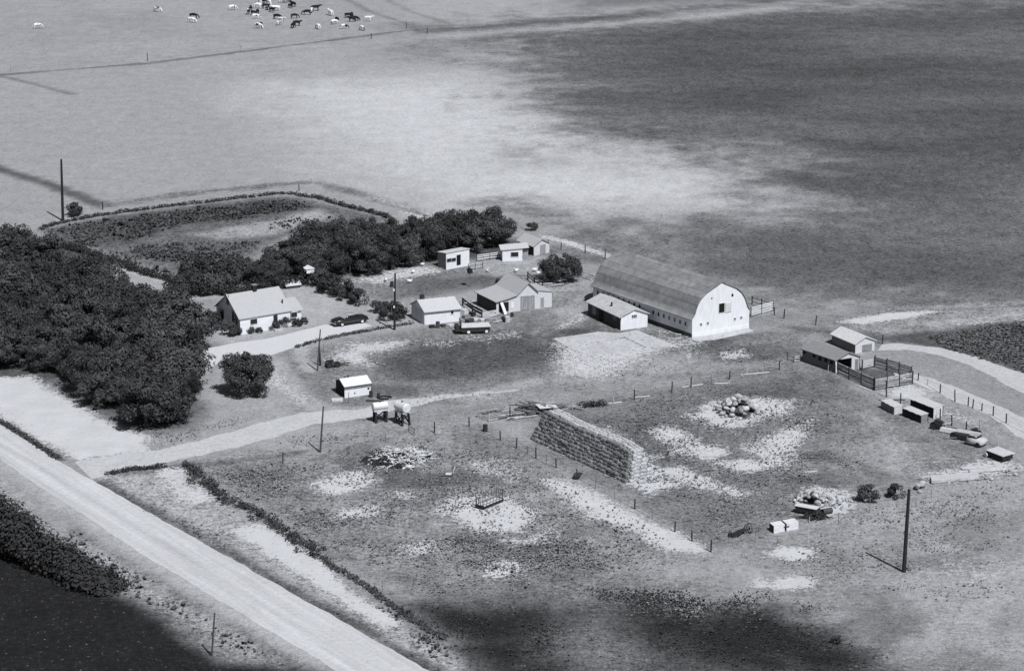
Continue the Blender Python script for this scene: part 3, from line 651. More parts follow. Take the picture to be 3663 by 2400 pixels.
def slabroof(par, pts, y0, y1, mt, nm='roof', th=.1):
    m = fr.mb(); n = len(pts); q = [(x, z + .03) for x, z in pts] + [(x, z + .03 + th) for x, z in pts[::-1]]; m.prism(q, y0, y1); return m.build(nm, mt, par)
slabroof(t, [(-.3, hw1 - .04)] + pf[1:4] + [(xk2 + .15, hk2 - .14)], -.3, Dp + .3, shingle)
slabroof(t, [(xk2 - .1, hk2 + .1), (W + .25, hw2 - .05)], -.12, Dp * .8, shingle, 'lean_to_roof')
opening(fr, t, 'front', gp(1676, 920), gp(1745, 772), 'door', greywood, greyboards, t=.06, proud=.05); opening(fr, t, 'front', gp(1752, 915), gp(1815, 768), 'door', greywood, greyboards, t=.06, proud=.05)
opening(fr, t, 'front', gp(1885, 890), gp(1921, 786), 'door', None, greyboards)
opening(fr, t, 'front', gp(1440, 945), gp(1545, 832), 'doorway_shade', None, dark_panel)
opening(fr, t, 'front', gp(1570, 900), gp(1600, 835), 'patch', None, white)
m = MB(); a = P(*gp(1515, 965)); b0 = fr.hit('front', *gp(1465, 850))
ww = fr.o + fr.u * b0[0] - fr.w * .12; m.beam((a.x, a.y, .0), (ww.x, ww.y, 1.62), .62, .05); tag(m.build('leaning_door', white, None), 'white plank door leaning across the dark granary doorway', 'door')

# --- chicken coops ---
def hp2(x, y): return 1300 + x * .33613, 800 + y * .33613
fr = Frame((1596, 966), (1679, 950), (1566, 953), 80, 100); fr.D = 2.6
t = bthing(fr, 'chicken_coop', 'boxy white chicken coop with dark door, at the edge of the tree belt', 'coop')
m = fr.mb(); W, Dp = fr.W, fr.D
vs = [(0, 0, 0), (W, 0, 0), (W, Dp, 0), (0, Dp, 0), (0, 0, 2.55), (W, 0, 2.55), (W, Dp, 2.2), (0, Dp, 2.2)]
m.add(vs, [(0, 1, 5, 4), (1, 2, 6, 5), (4, 5, 6, 7)], 0); m.add(vs, [(3, 0, 4, 7), (2, 3, 7, 6)], 1); m.build('wall', [white, greywood], t)
m = fr.mb(); m.prism([(-.12, 2.58), (W + .12, 2.58), (W + .12, 2.66), (-.12, 2.66)], -.1, .9); vs = [(-.12, -.12, 2.58), (W + .12, -.12, 2.58), (W + .12, Dp + .1, 2.2), (-.12, Dp + .1, 2.2)]
m = fr.mb(); m.add(vs + [(x, y, z + .08) for x, y, z in vs], [(0, 1, 2, 3), (7, 6, 5, 4), (0, 4, 5, 1), (1, 5, 6, 2), (2, 6, 7, 3), (3, 7, 4, 0)]); m.build('roof', palewood, t)
opening(fr, t, 'front', hp2(890, 408), hp2(930, 372), 'window', greywood, glass); opening(fr, t, 'front', hp2(940, 402), hp2(980, 366), 'window', greywood, glass)
opening(fr, t, 'front', hp2(992, 445), hp2(1034, 328), 'door', None, dark_panel)  # flat dark panel standing in for the unlit opening
fr = Frame((1797.5, 935), (1869, 933), (1790, 915), 80, 100); fr.D = 3.0
t = bthing(fr, 'hen_house', 'white hen house with one wide dark window beside the round bush', 'coop')
m = fr.mb(); W, Dp = fr.W, fr.D
vs = [(0, 0, 0), (W, 0, 0), (W, Dp, 0), (0, Dp, 0), (0, 0, 1.75), (W, 0, 1.95), (W, Dp, 1.95), (0, Dp, 1.75)]
m.add(vs, [(0, 1, 5, 4), (3, 0, 4, 7), (2, 3, 7, 6), (4, 5, 6, 7)], 0); m.add(vs, [(1, 2, 6, 5)], 1); m.build('wall', [white, darkwood], t)
m = fr.mb(); vs = [(-.3, -.2, 1.76), (W + 1.0, -.2, 2.02), (W + 1.0, Dp + .1, 2.02), (-.3, Dp + .1, 1.76)]
m.add(vs + [(x, y, z + .1) for x, y, z in vs], [(0, 1, 2, 3), (7, 6, 5, 4), (0, 4, 5, 1), (1, 5, 6, 2), (2, 6, 7, 3), (3, 7, 4, 0)]); m.build('roof', palewood, t)
opening(fr, t, 'front', hp2(1570, 352), hp2(1648, 304), 'window', white_old, glass)
m = fr.mb(); m.box(W + .12, W + .9, .3, .36, .0, 1.7); m.build('door', greyboards, t)
fr = Frame((1909.5, 916), (1956, 902), (1868, 893), 80, 100)
t = bthing(fr, 'tool_shed', 'small gabled shed at the far corner of the yard behind the hen house', 'shed')
hw, hr = 1.55, 2.35
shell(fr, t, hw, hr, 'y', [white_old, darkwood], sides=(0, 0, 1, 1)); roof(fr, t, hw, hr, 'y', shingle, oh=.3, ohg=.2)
m = fr.mb(); fr.box(m, 'front', fr.W * .4, fr.W * .75, .02, 1.5, d1=.04); m.build('door', greyboards, t)
# low roof behind the house
fr = Frame((1024, 1035), (1074, 1028), (1018, 1024), 80, 100); fr.D = 2.4
t = bthing(fr, 'cellar_entrance', 'low pale roofed cellar entrance behind the farmhouse', 'shed')
shell(fr, t, .45, .9, 'x', [darkwood]); roof(fr, t, .45, .9, 'x', palewood, oh=.15, ohg=.1)

# --- fuel house ---
fr = Frame((1233, 1424), (1326, 1410.5), (1202, 1400), 84, 96)
t = bthing(fr, 'fuel_shed', 'little white shed with black end wall by the fuel tanks', 'shed')
hw, hr = 1.52, 2.05
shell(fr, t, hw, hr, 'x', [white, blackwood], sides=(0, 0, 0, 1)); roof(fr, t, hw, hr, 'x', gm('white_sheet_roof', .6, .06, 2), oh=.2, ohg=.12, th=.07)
m = fr.mb(); m.box(-.13, fr.W + .13, -.245, -.205, hw - .17, hw - .05); m.build('fascia', blackwood, t)
def fp(x, y): return 1000 + x * .33613, 1150 + y * .33613
opening(fr, t, 'front', fp(936, 722), fp(956, 700), 'window', None, glass); opening(fr, t, 'front', fp(794, 770), fp(806, 754), 'latch', None, metald)
m = fr.mb(); m.tube([(.7, 1.7, 1.7), (.7, 1.7, 2.3)], .1, 8); m.tube([(1.2, 1.9, 1.7), (1.2, 1.9, 2.35)], .12, 8); m.build('stove_pipe', metald, t)

# --- open-fronted cattle shed and its neighbour ---
def sp5(x, y): return 2700 + x * .40479, 1050 + y * .40479
fr = Frame((2990, 1334), (3077, 1322), (2864, 1293), 84, 97)
t = bthing(fr, 'cattle_shed', 'open fronted cattle shed of grey boards beside the pole corral', 'shed')
W, Dp = fr.W, fr.D; hw, hr = 1.75, 2.5; gw = gm('grey_side_boards', .13, .45, 1.6, stretch=(.4, .4, 7))
m = fr.mb(); m.box(0, .12, 0, Dp, 0, hw); m.box(W - .12, W, 0, Dp, 0, hw); m.box(.12, W - .12, Dp - .12, Dp, 0, hw); m.build('wall', gw, t)
TRI = [(0, 1, 2), (5, 4, 3), (0, 3, 4, 1), (1, 4, 5, 2), (2, 5, 3, 0)]
m = fr.mb(); m.box(W * .66, W - .122, .01, .12, 0, hw); m.build('door_jamb', white_old, t)
for q in (0, Dp - .1):
    m = fr.mb(); m.add([(0, q, hw), (W, q, hw), (W / 2, q, hr), (0, q + .1, hw), (W, q + .1, hw), (W / 2, q + .1, hr)], TRI); m.build('gable', white_old, t)
roof(fr, t, hw, hr, 'y', gm('smooth_grey_roof', .21, .1, 2), oh=.3, ohg=.2)
m = fr.mb(); m.box(-.06, .10, -.03, -.003, 0, hw); m.build('corner_post', white, t)
for x, y in ((440, 508), (525, 543), (576, 572), (628, 585), (680, 605)):
    opening(fr, t, 'left', sp5(x - 12, y + 16), sp5(x + 12, y - 16), 'window', None, dark_panel)  # flat dark panels standing in for unlit openings
m = fr.mb(); fr.box(m, 'front', W * .80, W * .93, .02, 1.5, d0=-.01, d1=.05); m.build('door', greywood, t)
fr = Frame((3059, 1265), (3128, 1252), (2975, 1229), 84, 96)
t = bthing(fr, 'calf_shed', 'pale roofed shed with whitish gable, behind the cattle shed', 'shed')
hw, hr = 1.35, 2.05
shell(fr, t, hw, hr, 'y', [white_old, gm('grey_side_boards', .13, .4, 2)], sides=(0, 0, 1, 1)); roof(fr, t, hw, hr, 'y', palewood, oh=.28, ohg=.2)
m = fr.mb(); fr.box(m, 'front', fr.W * .35, fr.W * .85, .05, 1.0, d1=.04); m.build('door', greywood, t)

# ---------------- trees, hedges, bushes ----------------
def leaf_quads(centres, normals, size, r):
    """many small leaf sprays as single quads facing roughly outwards"""
    n = len(centres); nrm = normals + r.normal(0, .38, (n, 3)); nrm /= np.linalg.norm(nrm, axis=1, keepdims=True) + 1e-9
    a = np.cross(nrm, r.normal(0, 1, (n, 3))); a /= np.linalg.norm(a, axis=1, keepdims=True) + 1e-9; b = np.cross(nrm, a)
    s = (size * r.uniform(.6, 1.35, n))[:, None]; a = a * s; b = b * s * r.uniform(.5, .9, (n, 1))
    return np.stack([centres - a * .5 - b * .2, centres - b * .5 + a * .1, centres + a * .5 + b * .15, centres + b * .5 - a * .12], 1).reshape(-1, 3)
def quad_mesh(name, v, m_):
    n = len(v) // 4; me = bpy.data.meshes.new(name); me.vertices.add(n * 4); me.vertices.foreach_set('co', v.astype(np.float32).ravel())
    me.loops.add(n * 4); me.loops.foreach_set('vertex_index', np.arange(n * 4, dtype=np.int32)); me.polygons.add(n)
    me.polygons.foreach_set('loop_start', np.arange(0, n * 4, 4, dtype=np.int32)); me.update(); me.materials.append(m_); me.validate(); return me
def crown_mesh(seed, rx, h0, h1, clumps, leaves, leafsize, m_, cr=.62):
    r = np.random.default_rng(seed); C = []; N = []
    hc = (h0 + h1) / 2; hh = (h1 - h0) / 2; lob = r.uniform(.78, 1.15, 9)
    for i in range(clumps):
        for _ in range(60):
            d = r.normal(0, 1, 3); d /= np.linalg.norm(d)
            if d[2] > -.75: break
        an = (math.atan2(d[1], d[0]) / (2 * math.pi)) % 1 * 9; l = lob[int(an) % 9] * (1 - an % 1) + lob[(int(an) + 1) % 9] * (an % 1)
        rad = r.uniform(.62, 1.02) * l
        c = np.array([d[0] * rx * rad, d[1] * rx * rad, hc + d[2] * hh * rad * r.uniform(.9, 1.08)])
        k = cr * r.uniform(.7, 1.35); m = int(leaves * k / cr)
        q = r.normal(0, 1, (m, 3)); q /= np.linalg.norm(q, axis=1, keepdims=True); q[:, 2] *= .8
        C.append(c + q * k * r.uniform(.55, 1.05, (m, 1))); N.append(q + .35 * d)
    return quad_mesh('crown', leaf_quads(np.concatenate(C), np.concatenate(N), leafsize, r), m_)
def trunk_mesh(seed, h, r0):
    r = random.Random(seed); m = MB(); m.tube([(0, 0, -.1), (.03, .02, h * .35), (.08 * r.uniform(-1, 1), .1, h * .62)], [r0, r0 * .75, r0 * .5], 7)
    for k in range(5):
        a = k * 1.3 + r.uniform(0, .6); z = h * r.uniform(.25, .5); l = h * r.uniform(.3, .45)
        m.tube([(0, 0, z), (math.cos(a) * l * .5, math.sin(a) * l * .5, z + l * .5), (math.cos(a) * l, math.sin(a) * l, z + l * .8)], [r0 * .5, r0 * .35, r0 * .12], 5)
    return m.mesh('trunk', bark)
TREES = []
for i in range(7):
    H_ = 5.0; TREES.append((crown_mesh(100 + i, 2.3, .35, 4.9 + .3 * (i % 3), 21, 190, .27, leaf, .92), trunk_mesh(i, H_, .16)))
def tree(name, label, x, y, s, sz, group, i, cat='tree'):
    cm, tm = TREES[i % len(TREES)]
    t = thing(name, label, cat, (x, y, 0), random.uniform(0, 6.28), group); t.scale = (s, s, sz)
    link('trunk', tm, t); link('crown', cm, t); return t
def scatter(poly, spacing, r, tries=9000, inside=None):
    p = DP(*poly) if inside is None else inside; xs_ = [q[0] for q in p]; ys_ = [q[1] for q in p]; out = []
    for _ in range(tries):
        x, y = r.uniform(min(xs_), max(xs_)), r.uniform(min(ys_), max(ys_))
        if poly_sd(np.array([x]), np.array([y]), p)[0] > 0: continue
        if all((x - a) ** 2 + (y - b) ** 2 > spacing ** 2 for a, b in out): out.append((x, y))
    return out
r_ = random.Random(3)
grove = [(-95, 600), (-10, 600), (40, 612), (110, 640), (200, 680), (290, 712), (370, 748), (400, 770), (440, 800), (462, 830), (400, 845), (360, 878), (425, 915), (470, 940), (455, 975), (400, 990), (330, 998), (280, 978), (225, 955), (190, 930), (215, 905), (150, 880), (80, 862), (-95, 866)]
gp_ = scatter(grove, 3.0, r_, 6000)
edge_n = DP((120, 640), (400, 770), (462, 830)); 
for i, (x, y) in enumerate(gp_):
    p = Vector((x, y, 0)); e = poly_sd(np.array([x]), np.array([y]), DP(*grove))[0]
    if e > -3.2:
        dr = min(math.dist((x, y), q) for q in DP((330, 998), (225, 955), (455, 975), (190, 930), (400, 990)))
        dh = min(math.dist((x, y), q) for q in DP((440, 800), (462, 830), (370, 748), (425, 858)))
        lab, grp = ('dark leafy tree on the track side rim of the large grove', 'trees on the track side rim of the grove') if dr < 14 else (('dark leafy tree on the farmhouse side rim of the large grove', 'trees on the house side rim of the grove') if dh < 14 else ('dark leafy tree on the outer rim of the large grove', 'trees on the outer rim of the grove'))
    else: lab, grp = 'dark leafy tree standing inside the dense grove beside the road', 'trees inside the grove'
    s = r_.choice((.55, .75, .9, 1.0, 1.15, 1.35)) * r_.uniform(.93, 1.07); o = tree('leafy_tree', lab, x, y, s, s ** .7 * r_.uniform(.8, 1.25), grp, i); o.scale.x *= r_.uniform(.85, 1.2); o.scale.y *= r_.uniform(.85, 1.2)
TREES.append((crown_mesh(450, 3.3, .15, 5.6, 58, 190, .27, leaf, .8), trunk_mesh(9, 5.0, .2)))
x, y = D(576, 915)[:2]; tree('round_tree', 'lone round dark tree between the driveway and the farm track', x, y, 1.0, 1.0, None, 7); TREES.pop()

belt = [(610, 668), (700, 650), (780, 652), (860, 640), (905, 632), (970, 618), (1015, 602), (1022, 588), (1150, 586), (1186, 574), (1176, 556), (1090, 552), (1000, 556), (930, 575), (830, 575), (735, 585), (640, 618)]
for i, (x, y) in enumerate(scatter(belt, 2.8, r_, 5000)):
    s = r_.uniform(.8, 1.1); e = poly_sd(np.array([x]), np.array([y]), DP(*belt))[0]
    front = y < min(q[1] for q in [min(DP(*belt), key=lambda q: abs(q[0] - x))]) + 6
    tree('belt_tree', 'tree on the yard side of the dark tree belt behind the farmhouse' if front else 'tree on the field side of the dark tree belt behind the farmhouse', x, y, s, (r_.uniform(.85, 1.02) if x > D(700, 650).x else .72), 'yard side trees of the belt' if front else 'field side trees of the belt', i + 3)
# bushes
BUSH = [crown_mesh(300 + i, 1.0, .12, 1.55, 18, 90, .17, leaf_l, .40) for i in range(4)]
def bush(name, label, x, y, s, sz=None, group=None, i=0, m_=None):
    o = link(name, BUSH[i % 4]); o.location = (x, y, 0); o.scale = (s, s, sz or s); o.rotation_euler = (0, 0, random.uniform(0, 6.28)); return tag(o, label, 'bush', group)
rb = crown_mesh(400, 3.5, .1, 3.9, 60, 150, .23, leaf, .7)
o = link('round_bush', rb); o.location = P(2002, 1006); tag(o, 'big round dark bush with scrap poles at its foot near the barn', 'bush')
for i, (x, y, s) in enumerate(((1118, 1012, 1.5), (1150, 1028, 1.7), (1185, 1046, 1.7), (1218, 1060, 1.5), (1250, 1074, 1.5), (1280, 1088, 1.35))):
    q = P(x, y); bush('lilac_bush', 'dark rounded bush in the row running from farmhouse lawn to yard', q.x, q.y, s, s * 1.05, 'bush row beside the lawn', i)
for i, (x, y, s) in enumerate(((650, 1066, 2.0), (700, 1060, 2.1), (750, 1052, 2.0), (690, 1020, 2.2), (740, 1008, 2.2), (790, 1016, 2.0), (840, 990, 2.0), (640, 1040, 1.5), (850, 1012, 1.9), (882, 1006, 1.9), (908, 1000, 1.8), (815, 1030, 1.7))):
    q = P(x, y); bush('garden_bush', 'dark bush in the thicket behind and left of the farmhouse', q.x, q.y, s, s * 1.05, 'thicket bushes behind the house', i)
for i, (x, y, s, lab) in enumerate(((1395, 1140, 1.7, 'large dark bush left of the garage, just behind the tall pole'), (1430, 1142, 1.3, 'dark bush touching the garage end wall'), (1352, 1118, 1.1, 'small dark bush left of the tall pole by the garage'),
        (764, 1162, 1.3, 'dark bush at the far corner of the farmhouse gable'), (787, 1180, .8, 'low dark bush in front of the farmhouse gable'), (824, 1200, 1.2, 'round dark shrub at the near corner of the farmhouse gable'),
        (846, 1200, .8, 'small shrub tucked under the farmhouse corner'), (895, 1192, .65, 'low flowerbed plant near the left end of the farmhouse front'), (930, 1190, .5, 'smallest flowerbed plant along the farmhouse front'), (982, 1180, .75, 'dark flowerbed shrub below the farmhouse door'), (1014, 1172, 1.0, 'tallest flowerbed shrub along the farmhouse front'), (1063, 1168, .7, 'flowerbed shrub at the right end of the farmhouse front'), (1090, 1158, .6, 'small shrub just off the right corner of the farmhouse'),
        (265, 773, 1.4, 'solitary dark bush beside the far left pole'), (1905, 826, .9, 'wispy shrub at the field end of the tree belt'), (1830, 836, .8, 'small shrub behind the gabled tool shed'),
        (3108, 1792, 1.25, 'dark thorny bush right of the white stone heap'), (3202, 1778, 1.0, 'dark bush left of the tall pole top'), (2068, 1712, .5, 'dark weed bush at a post of the stack fence'),
        (1530, 1640, .4, 'small weed beside the branch heap'), (2990, 2300, .5, 'weed clump in the dark ground at the bottom'))):
    q = P(x, y); bush('bush', lab, q.x, q.y, s, s, None, i)
def hedge(name, label, pts, w, h, m_=hedgeleaf, dens=1.0, trimmed=False, leafsize=.26, taper=None, seed=1, wob=.12):
    p = DP(*pts); r = np.random.default_rng(seed); C = []; N = []
    for (a, b), k in zip(zip(p[:-1], p[1:]), range(99)):
        L_ = math.dist(a, b); n = max(3, int(L_ * 2.6 * dens))
        for i in range(n):
            t = (i + r.uniform(0, 1)) / n; hh = h * r.uniform(.5, 1.15)
            if taper: hh *= taper[0] + (taper[1] - taper[0]) * (k + t) / (len(p) - 1)
            cx, cy = a[0] + (b[0] - a[0]) * t + r.normal(0, w * wob), a[1] + (b[1] - a[1]) * t + r.normal(0, w * wob)
            m = int((16 + 21 * hh) * w); q = r.normal(0, 1, (m, 3)); q /= np.linalg.norm(q, axis=1, keepdims=True)
            rr = r.uniform(.6, 1.0, (m, 1)); z = q * rr * np.array([w * .55, w * .55, hh * .52]); z[:, 2] = z[:, 2] * (1 if trimmed else r.uniform(.85, 1.15)) + hh * .5
            z[:, 2] = np.maximum(z[:, 2], .03); z[:, 0] += cx; z[:, 1] += cy; C.append(z); N.append(q + np.array([0, 0, .4]))
    o = link(name, quad_mesh(name, leaf_quads(np.concatenate(C), np.concatenate(N), leafsize, r), m_)); return tag(o, label, 'hedge')
hedge('garden_hedge', 'low dark hedge between the garden plot and the grove path', [(150, 575), (200, 590), (260, 610), (330, 636), (405, 655)], 1.7, 1.25)
hedge('garden_hedge', 'thin dark hedge along the far field edge of the garden', [(95, 534), (130, 522), (230, 502), (400, 480), (560, 462), (640, 452), (690, 452)], 1.0, .65, seed=2)
hedge('garden_hedge', 'dark hedge slanting down from the garden corner to the tree belt', [(690, 455), (740, 462), (800, 480), (850, 492), (905, 507)], 1.2, .8, seed=3)
hedge('clipped_hedge', 'long clipped hedge right behind the farmhouse roof', [(510, 688), (560, 682), (620, 674), (680, 667), (715, 660)], 1.6, 2.0, trimmed=True, seed=4, dens=1.3)
hedge('ditch_brush', 'dark brush line between pasture and the pale roadside strip', [(436, 1082), (455, 1110), (480, 1128), (530, 1165), (570, 1185), (600, 1198), (640, 1222), (690, 1255), (735, 1290)], 1.35, .7, seed=5, m_=leaf, wob=.3)
hedge('ditch_brush', 'sparse weed line continuing the roadside brush downhill', [(735, 1290), (790, 1328), (850, 1362), (900, 1400), (960, 1440), (1030, 1485)], 1.1, .45, seed=6, dens=.8, m_=leaf)
hedge('ditch_brush', 'short dark brush line left of the farm track entrance', [(0, 981), (60, 1016), (100, 1044), (136, 1068)], .9, .45, seed=8, m_=leaf)
hedge('ditch_brush', 'scrubby brush along the far side of the farm track entrance', [(250, 1103), (300, 1092), (345, 1090), (380, 1086)], 1.0, .5, seed=9, m_=leaf, dens=1.6)
hedge('dark_hedge', 'tall black hedge along the dark field in the lower left corner', [(-70, 1250), (-10, 1272), (30, 1290), (70, 1302), (110, 1318), (150, 1336), (200, 1358), (250, 1376)], 3.8, 5.2, m_=hedgeleaf, dens=1.5, taper=(1.3, .3), leafsize=.34, seed=10)
hedge('yard_weeds', 'fringe of dark weeds along the driveway edge', [(688, 808), (740, 792), (790, 782), (850, 770), (900, 762), (960, 752)], .9, .4, seed=12, m_=leaf, dens=.9)

# ---------------- weeds and crops: ground cover ----------------
def tufts(name, regions, m_, seed, size=(.18, .42)):
    r = np.random.default_rng(seed); V = []
    for poly, n, k in regions:
        p = DP(*poly); x0, x1 = min(q[0] for q in p), max(q[0] for q in p); y0, y1 = min(q[1] for q in p), max(q[1] for q in p)
        x = r.uniform(x0, x1, n * 8); y = r.uniform(y0, y1, n * 8)
        sd_ = poly_sd(x, y, p); ok = (-sd_ / 5 > r.uniform(0, 1, x.shape)) & (fbm(x, y, .22, seed, 3) + r.normal(0, .10, x.shape) > -.02); x, y = x[ok][:n], y[ok][:n]
        s = r.uniform(size[0], size[1], len(x)) * k * np.exp(r.normal(0, .3, len(x)))
        for j in range(6):
            a = r.uniform(0, 2 * math.pi, len(x)); ca, sa = np.cos(a), np.sin(a); w = s * .38; le = s * r.uniform(.3, .9, len(x)); hh = s * r.uniform(.5, 1.1, len(x))
            V.append(np.stack([np.stack([x - sa * w, y + ca * w, np.zeros_like(x)], -1), np.stack([x + sa * w, y - ca * w, np.zeros_like(x)], -1),
                               np.stack([x + ca * le + sa * w * .8, y + sa * le - ca * w * .8, hh], -1), np.stack([x + ca * le - sa * w * .8, y + sa * le + ca * w * .8, hh * .9], -1)], 1).reshape(-1, 3))
    return tag(link(name, quad_mesh(name, np.concatenate(V), m_)), kind='stuff')
tufts('weeds', [([(440, 1085), (720, 1030), (900, 1000), (1200, 1040), (1640, 1300), (1500, 1340), (1000, 1400), (720, 1260)], 9000, 1.0), ([(960, 1230), (1420, 1250), (1420, 1330), (1060, 1330)], 3500, 1.15),
    ([(460, 1090), (640, 1090), (760, 1190), (880, 1250), (880, 1330), (740, 1270), (600, 1180)], 2600, 1.2), ([(1500, 900), (1900, 880), (2050, 1050), (1980, 1180), (1660, 1270), (1450, 1130), (1350, 1000)], 8000, .9),
    ([(1980, 1180), (2380, 1100), (2380, 1400), (2100, 1400), (1750, 1330)], 2200, .9), ([(650, 1010), (860, 1000), (860, 1040), (650, 1060)], 300, .9), ([(300, 1180), (480, 1215), (560, 1290), (420, 1240)], 600, 1.2),
    ([(1600, 800), (1850, 790), (1850, 850), (1700, 850)], 900, .9), ([(860, 870), (1290, 800), (1700, 860), (1200, 950), (900, 960)], 1500, .7), ([(330, 1005), (620, 955), (630, 985), (360, 1050)], 700, .8)], weed, 21, (.06, .15))
tufts('verge_weeds', [([(150, 1215), (300, 1310), (420, 1390), (640, 1520), (720, 1560), (560, 1540), (440, 1450), (280, 1385), (120, 1320)], 2200, 1.3), ([(420, 1215), (560, 1290), (720, 1385), (860, 1462), (960, 1510), (840, 1462), (700, 1390), (540, 1300)], 1300, .9),
    ([(860, 1380), (1010, 1460), (1080, 1540), (1000, 1530), (880, 1430)], 900, 1.1), ([(470, 1090), (560, 1180), (600, 1210), (520, 1200), (460, 1130)], 300, 1.4)], gm('verge_leaves', .085, .5, 1), 22, (.08, .2))
tufts('garden_plants', [([(120, 532), (250, 507), (640, 464), (735, 482), (600, 510), (430, 528), (320, 562), (190, 580)], 3500, 1.5), ([(300, 572), (450, 562), (620, 562), (560, 600), (430, 618), (300, 600)], 1300, 1.4),
    ([(180, 585), (300, 590), (430, 640), (560, 620), (560, 600), (420, 650), (300, 620)], 700, 1.3), ([(560, 520), (700, 500), (800, 505), (640, 550)], 160, 1.3)], weed_d, 23, (.10, .22))
tufts('dark_grass', [([(960, 1400), (1240, 1395), (1330, 1460), (1340, 1600), (1080, 1600), (1010, 1500)], 1500, 1.0), ([(1440, 1440), (1500, 1410), (1780, 1410), (1960, 1460), (2080, 1530), (2000, 1600), (1560, 1560)], 2200, 1.0), ([(1300, 1360), (1800, 1370), (1960, 1420), (1500, 1440)], 2400, 1.0)], gm('dark_grass_blades', .04, .5, .5), 24, (.05, .12))  # darker tufts over the dark bottom tones
def rows(name, poly, a, b, n, m_, seed, w=.5, gap=.55):
    """rows of a crop, each row a string of plants, clipped to the plot"""
    r = np.random.default_rng(seed); p = DP(*poly); A0, A1, B0, B1 = [np.array(D(*q)[:2]) for q in (a[0], a[1], b[0], b[1])]; V = []
    for i in range(n):
        s0 = A0 + (B0 - A0) * i / (n - 1); s1 = A1 + (B1 - A1) * i / (n - 1); k = int(math.dist(s0, s1) / gap)
        t = np.linspace(0, 1, k) + r.normal(0, .3 / k, k); q = s0 + (s1 - s0) * t[:, None] + r.normal(0, .07, (k, 2))
        q = q[(poly_sd(q[:, 0], q[:, 1], p) < -.2) & (r.uniform(0, 1, k) > .12)]
        for j in range(7):
            c = np.concatenate([q + r.normal(0, w * .25, q.shape), r.uniform(.05, w * .75, (len(q), 1))], 1); V.append(leaf_quads(c, np.tile([0, 0, 1.0], (len(q), 1)), w, r))
    return tag(link(name, quad_mesh(name, np.concatenate(V), m_)), kind='stuff')
rows('crop_rows', [(2150, 784), (2380, 748), (2480, 735), (2480, 905), (2380, 868), (2290, 838), (2200, 812)], ((2070, 786), (2520, 728)), ((2130, 905), (2560, 935)), 30, gm('row_leaves', .11, .4, .6), 31, .40, .38)
rows('potato_rows', [(110, 534), (640, 462), (720, 470), (600, 500), (330, 535), (190, 560)], ((90, 540), (720, 455)), ((150, 590), (760, 490)), 12, weed_d, 32, .38, .6)

# ---------------- poles and fences ----------------
def pole(name, label, xb, yb, xt, yt, r=.13, mat=blackwood, group=None):
    b = P(xb, yb); h = HT(xb, yb, yt); d = ray(xt, yt); tt = P(xt, yt, h); lean = (tt.x - b.x)
    m = MB(); m.tube([(0, 0, -.3), (lean * .5, 0, h * .5), (lean, 0, h)], [r * 1.1, r * .95, r * .72], 10); o = m.build(name, mat); o.location = b
    return tag(o, label, 'pole', group)
p1 = pole('utility_pole', 'tall dark pole with pale fittings beside the bushes left of the garage', 1411, 1180, 1413.5, 977, .16)
for z in (3.2, 5.6):
    m = MB(); m.box(-.10, .10, -.30, -.12, z, z + .28); m.build('meter_box', white, p1)
pole('utility_pole', 'plain weathered pole on the near side of the farm track', 1145, 1617, 1157, 1453, .12, gm('weathered_pole', .07, .4, 3))
pole('utility_pole', 'tall dark pole alone at the far left field corner', 225, 790, 219, 570, .22, blackwood)
pole('utility_pole', 'tall black pole with long shadow in the lower right pasture', 3233, 2045, 3252, 1750, .21)
pole('utility_pole', 'dark pole standing at the edge of the dark lower left field', 757, 2345, 768, 2190, .10, gm('weathered_pole', .07, .4, 3))
pole('yard_pole', 'leaning pole of the pair near the driveway bend', 1135, 1326, 1146, 1178, .11, gm('weathered_pole', .07, .4, 3))
pole('yard_pole', 'short stub pole strapped beside the leaning yard pole', 1146, 1308, 1142, 1238, .13, blackwood)
POSTS = {}
def post_mesh(kind, h):
    h = round(h * 5) / 5; k = (kind, h)
    if k not in POSTS:
        r = {'stout': .085, 'thin': .035, 'pale': .035}[kind]; m = MB(); m.tube([(0, 0, -.2), (.01, .01, h * .6), (.02, 0, h)], [r, r * .95, r * .85], 7); POSTS[k] = m.mesh('post', {'stout': postwood, 'thin': thinpost, 'pale': palewood}[kind])
    return POSTS[k]
def fence(label, posts, wires=(.45, .8, 1.1), name='wire_fence', rails=None):
    """posts: (x, y, height in picture px, kind) along the line"""
    b0 = P(posts[0][0], posts[0][1]); t = thing(name, label, 'fence', b0)
    pts = []
    for x, y, h, k in posts:
        q = P(x, y) - b0; hh = HT(x, y, y - h); o = link('post', post_mesh(k, hh), t); o.location = q; o.rotation_euler = (random.uniform(-.05, .05), random.uniform(-.05, .05), random.uniform(0, 6)); pts.append((q, hh))
    for z in wires:
        m = MB(); m.tube([(q.x, q.y, min(z, hh * .93)) for q, hh in pts], .010, 4, cap=False); m.build('wire', metald, t)
    return t
S_, T_, L_ = 'stout', 'thin', 'pale'
fence('wire fence of short posts running past the shaded side of the haystack', [(1678, 1525, 36, S_), (1790, 1575, 36, S_), (1847, 1604, 38, S_), (1888, 1622, 26, T_), (1917, 1640, 41, S_), (1954, 1661, 36, T_), (1990, 1673, 37, S_), (2024, 1684, 24, T_), (2064, 1706, 28, S_),
    (2130, 1747, 28, T_), (2199, 1780, 37, T_), (2270, 1820, 38, S_), (2333, 1855, 34, T_), (2414, 1902, 38, S_), (2475, 1935, 38, S_), (2543, 1974, 43, S_)])
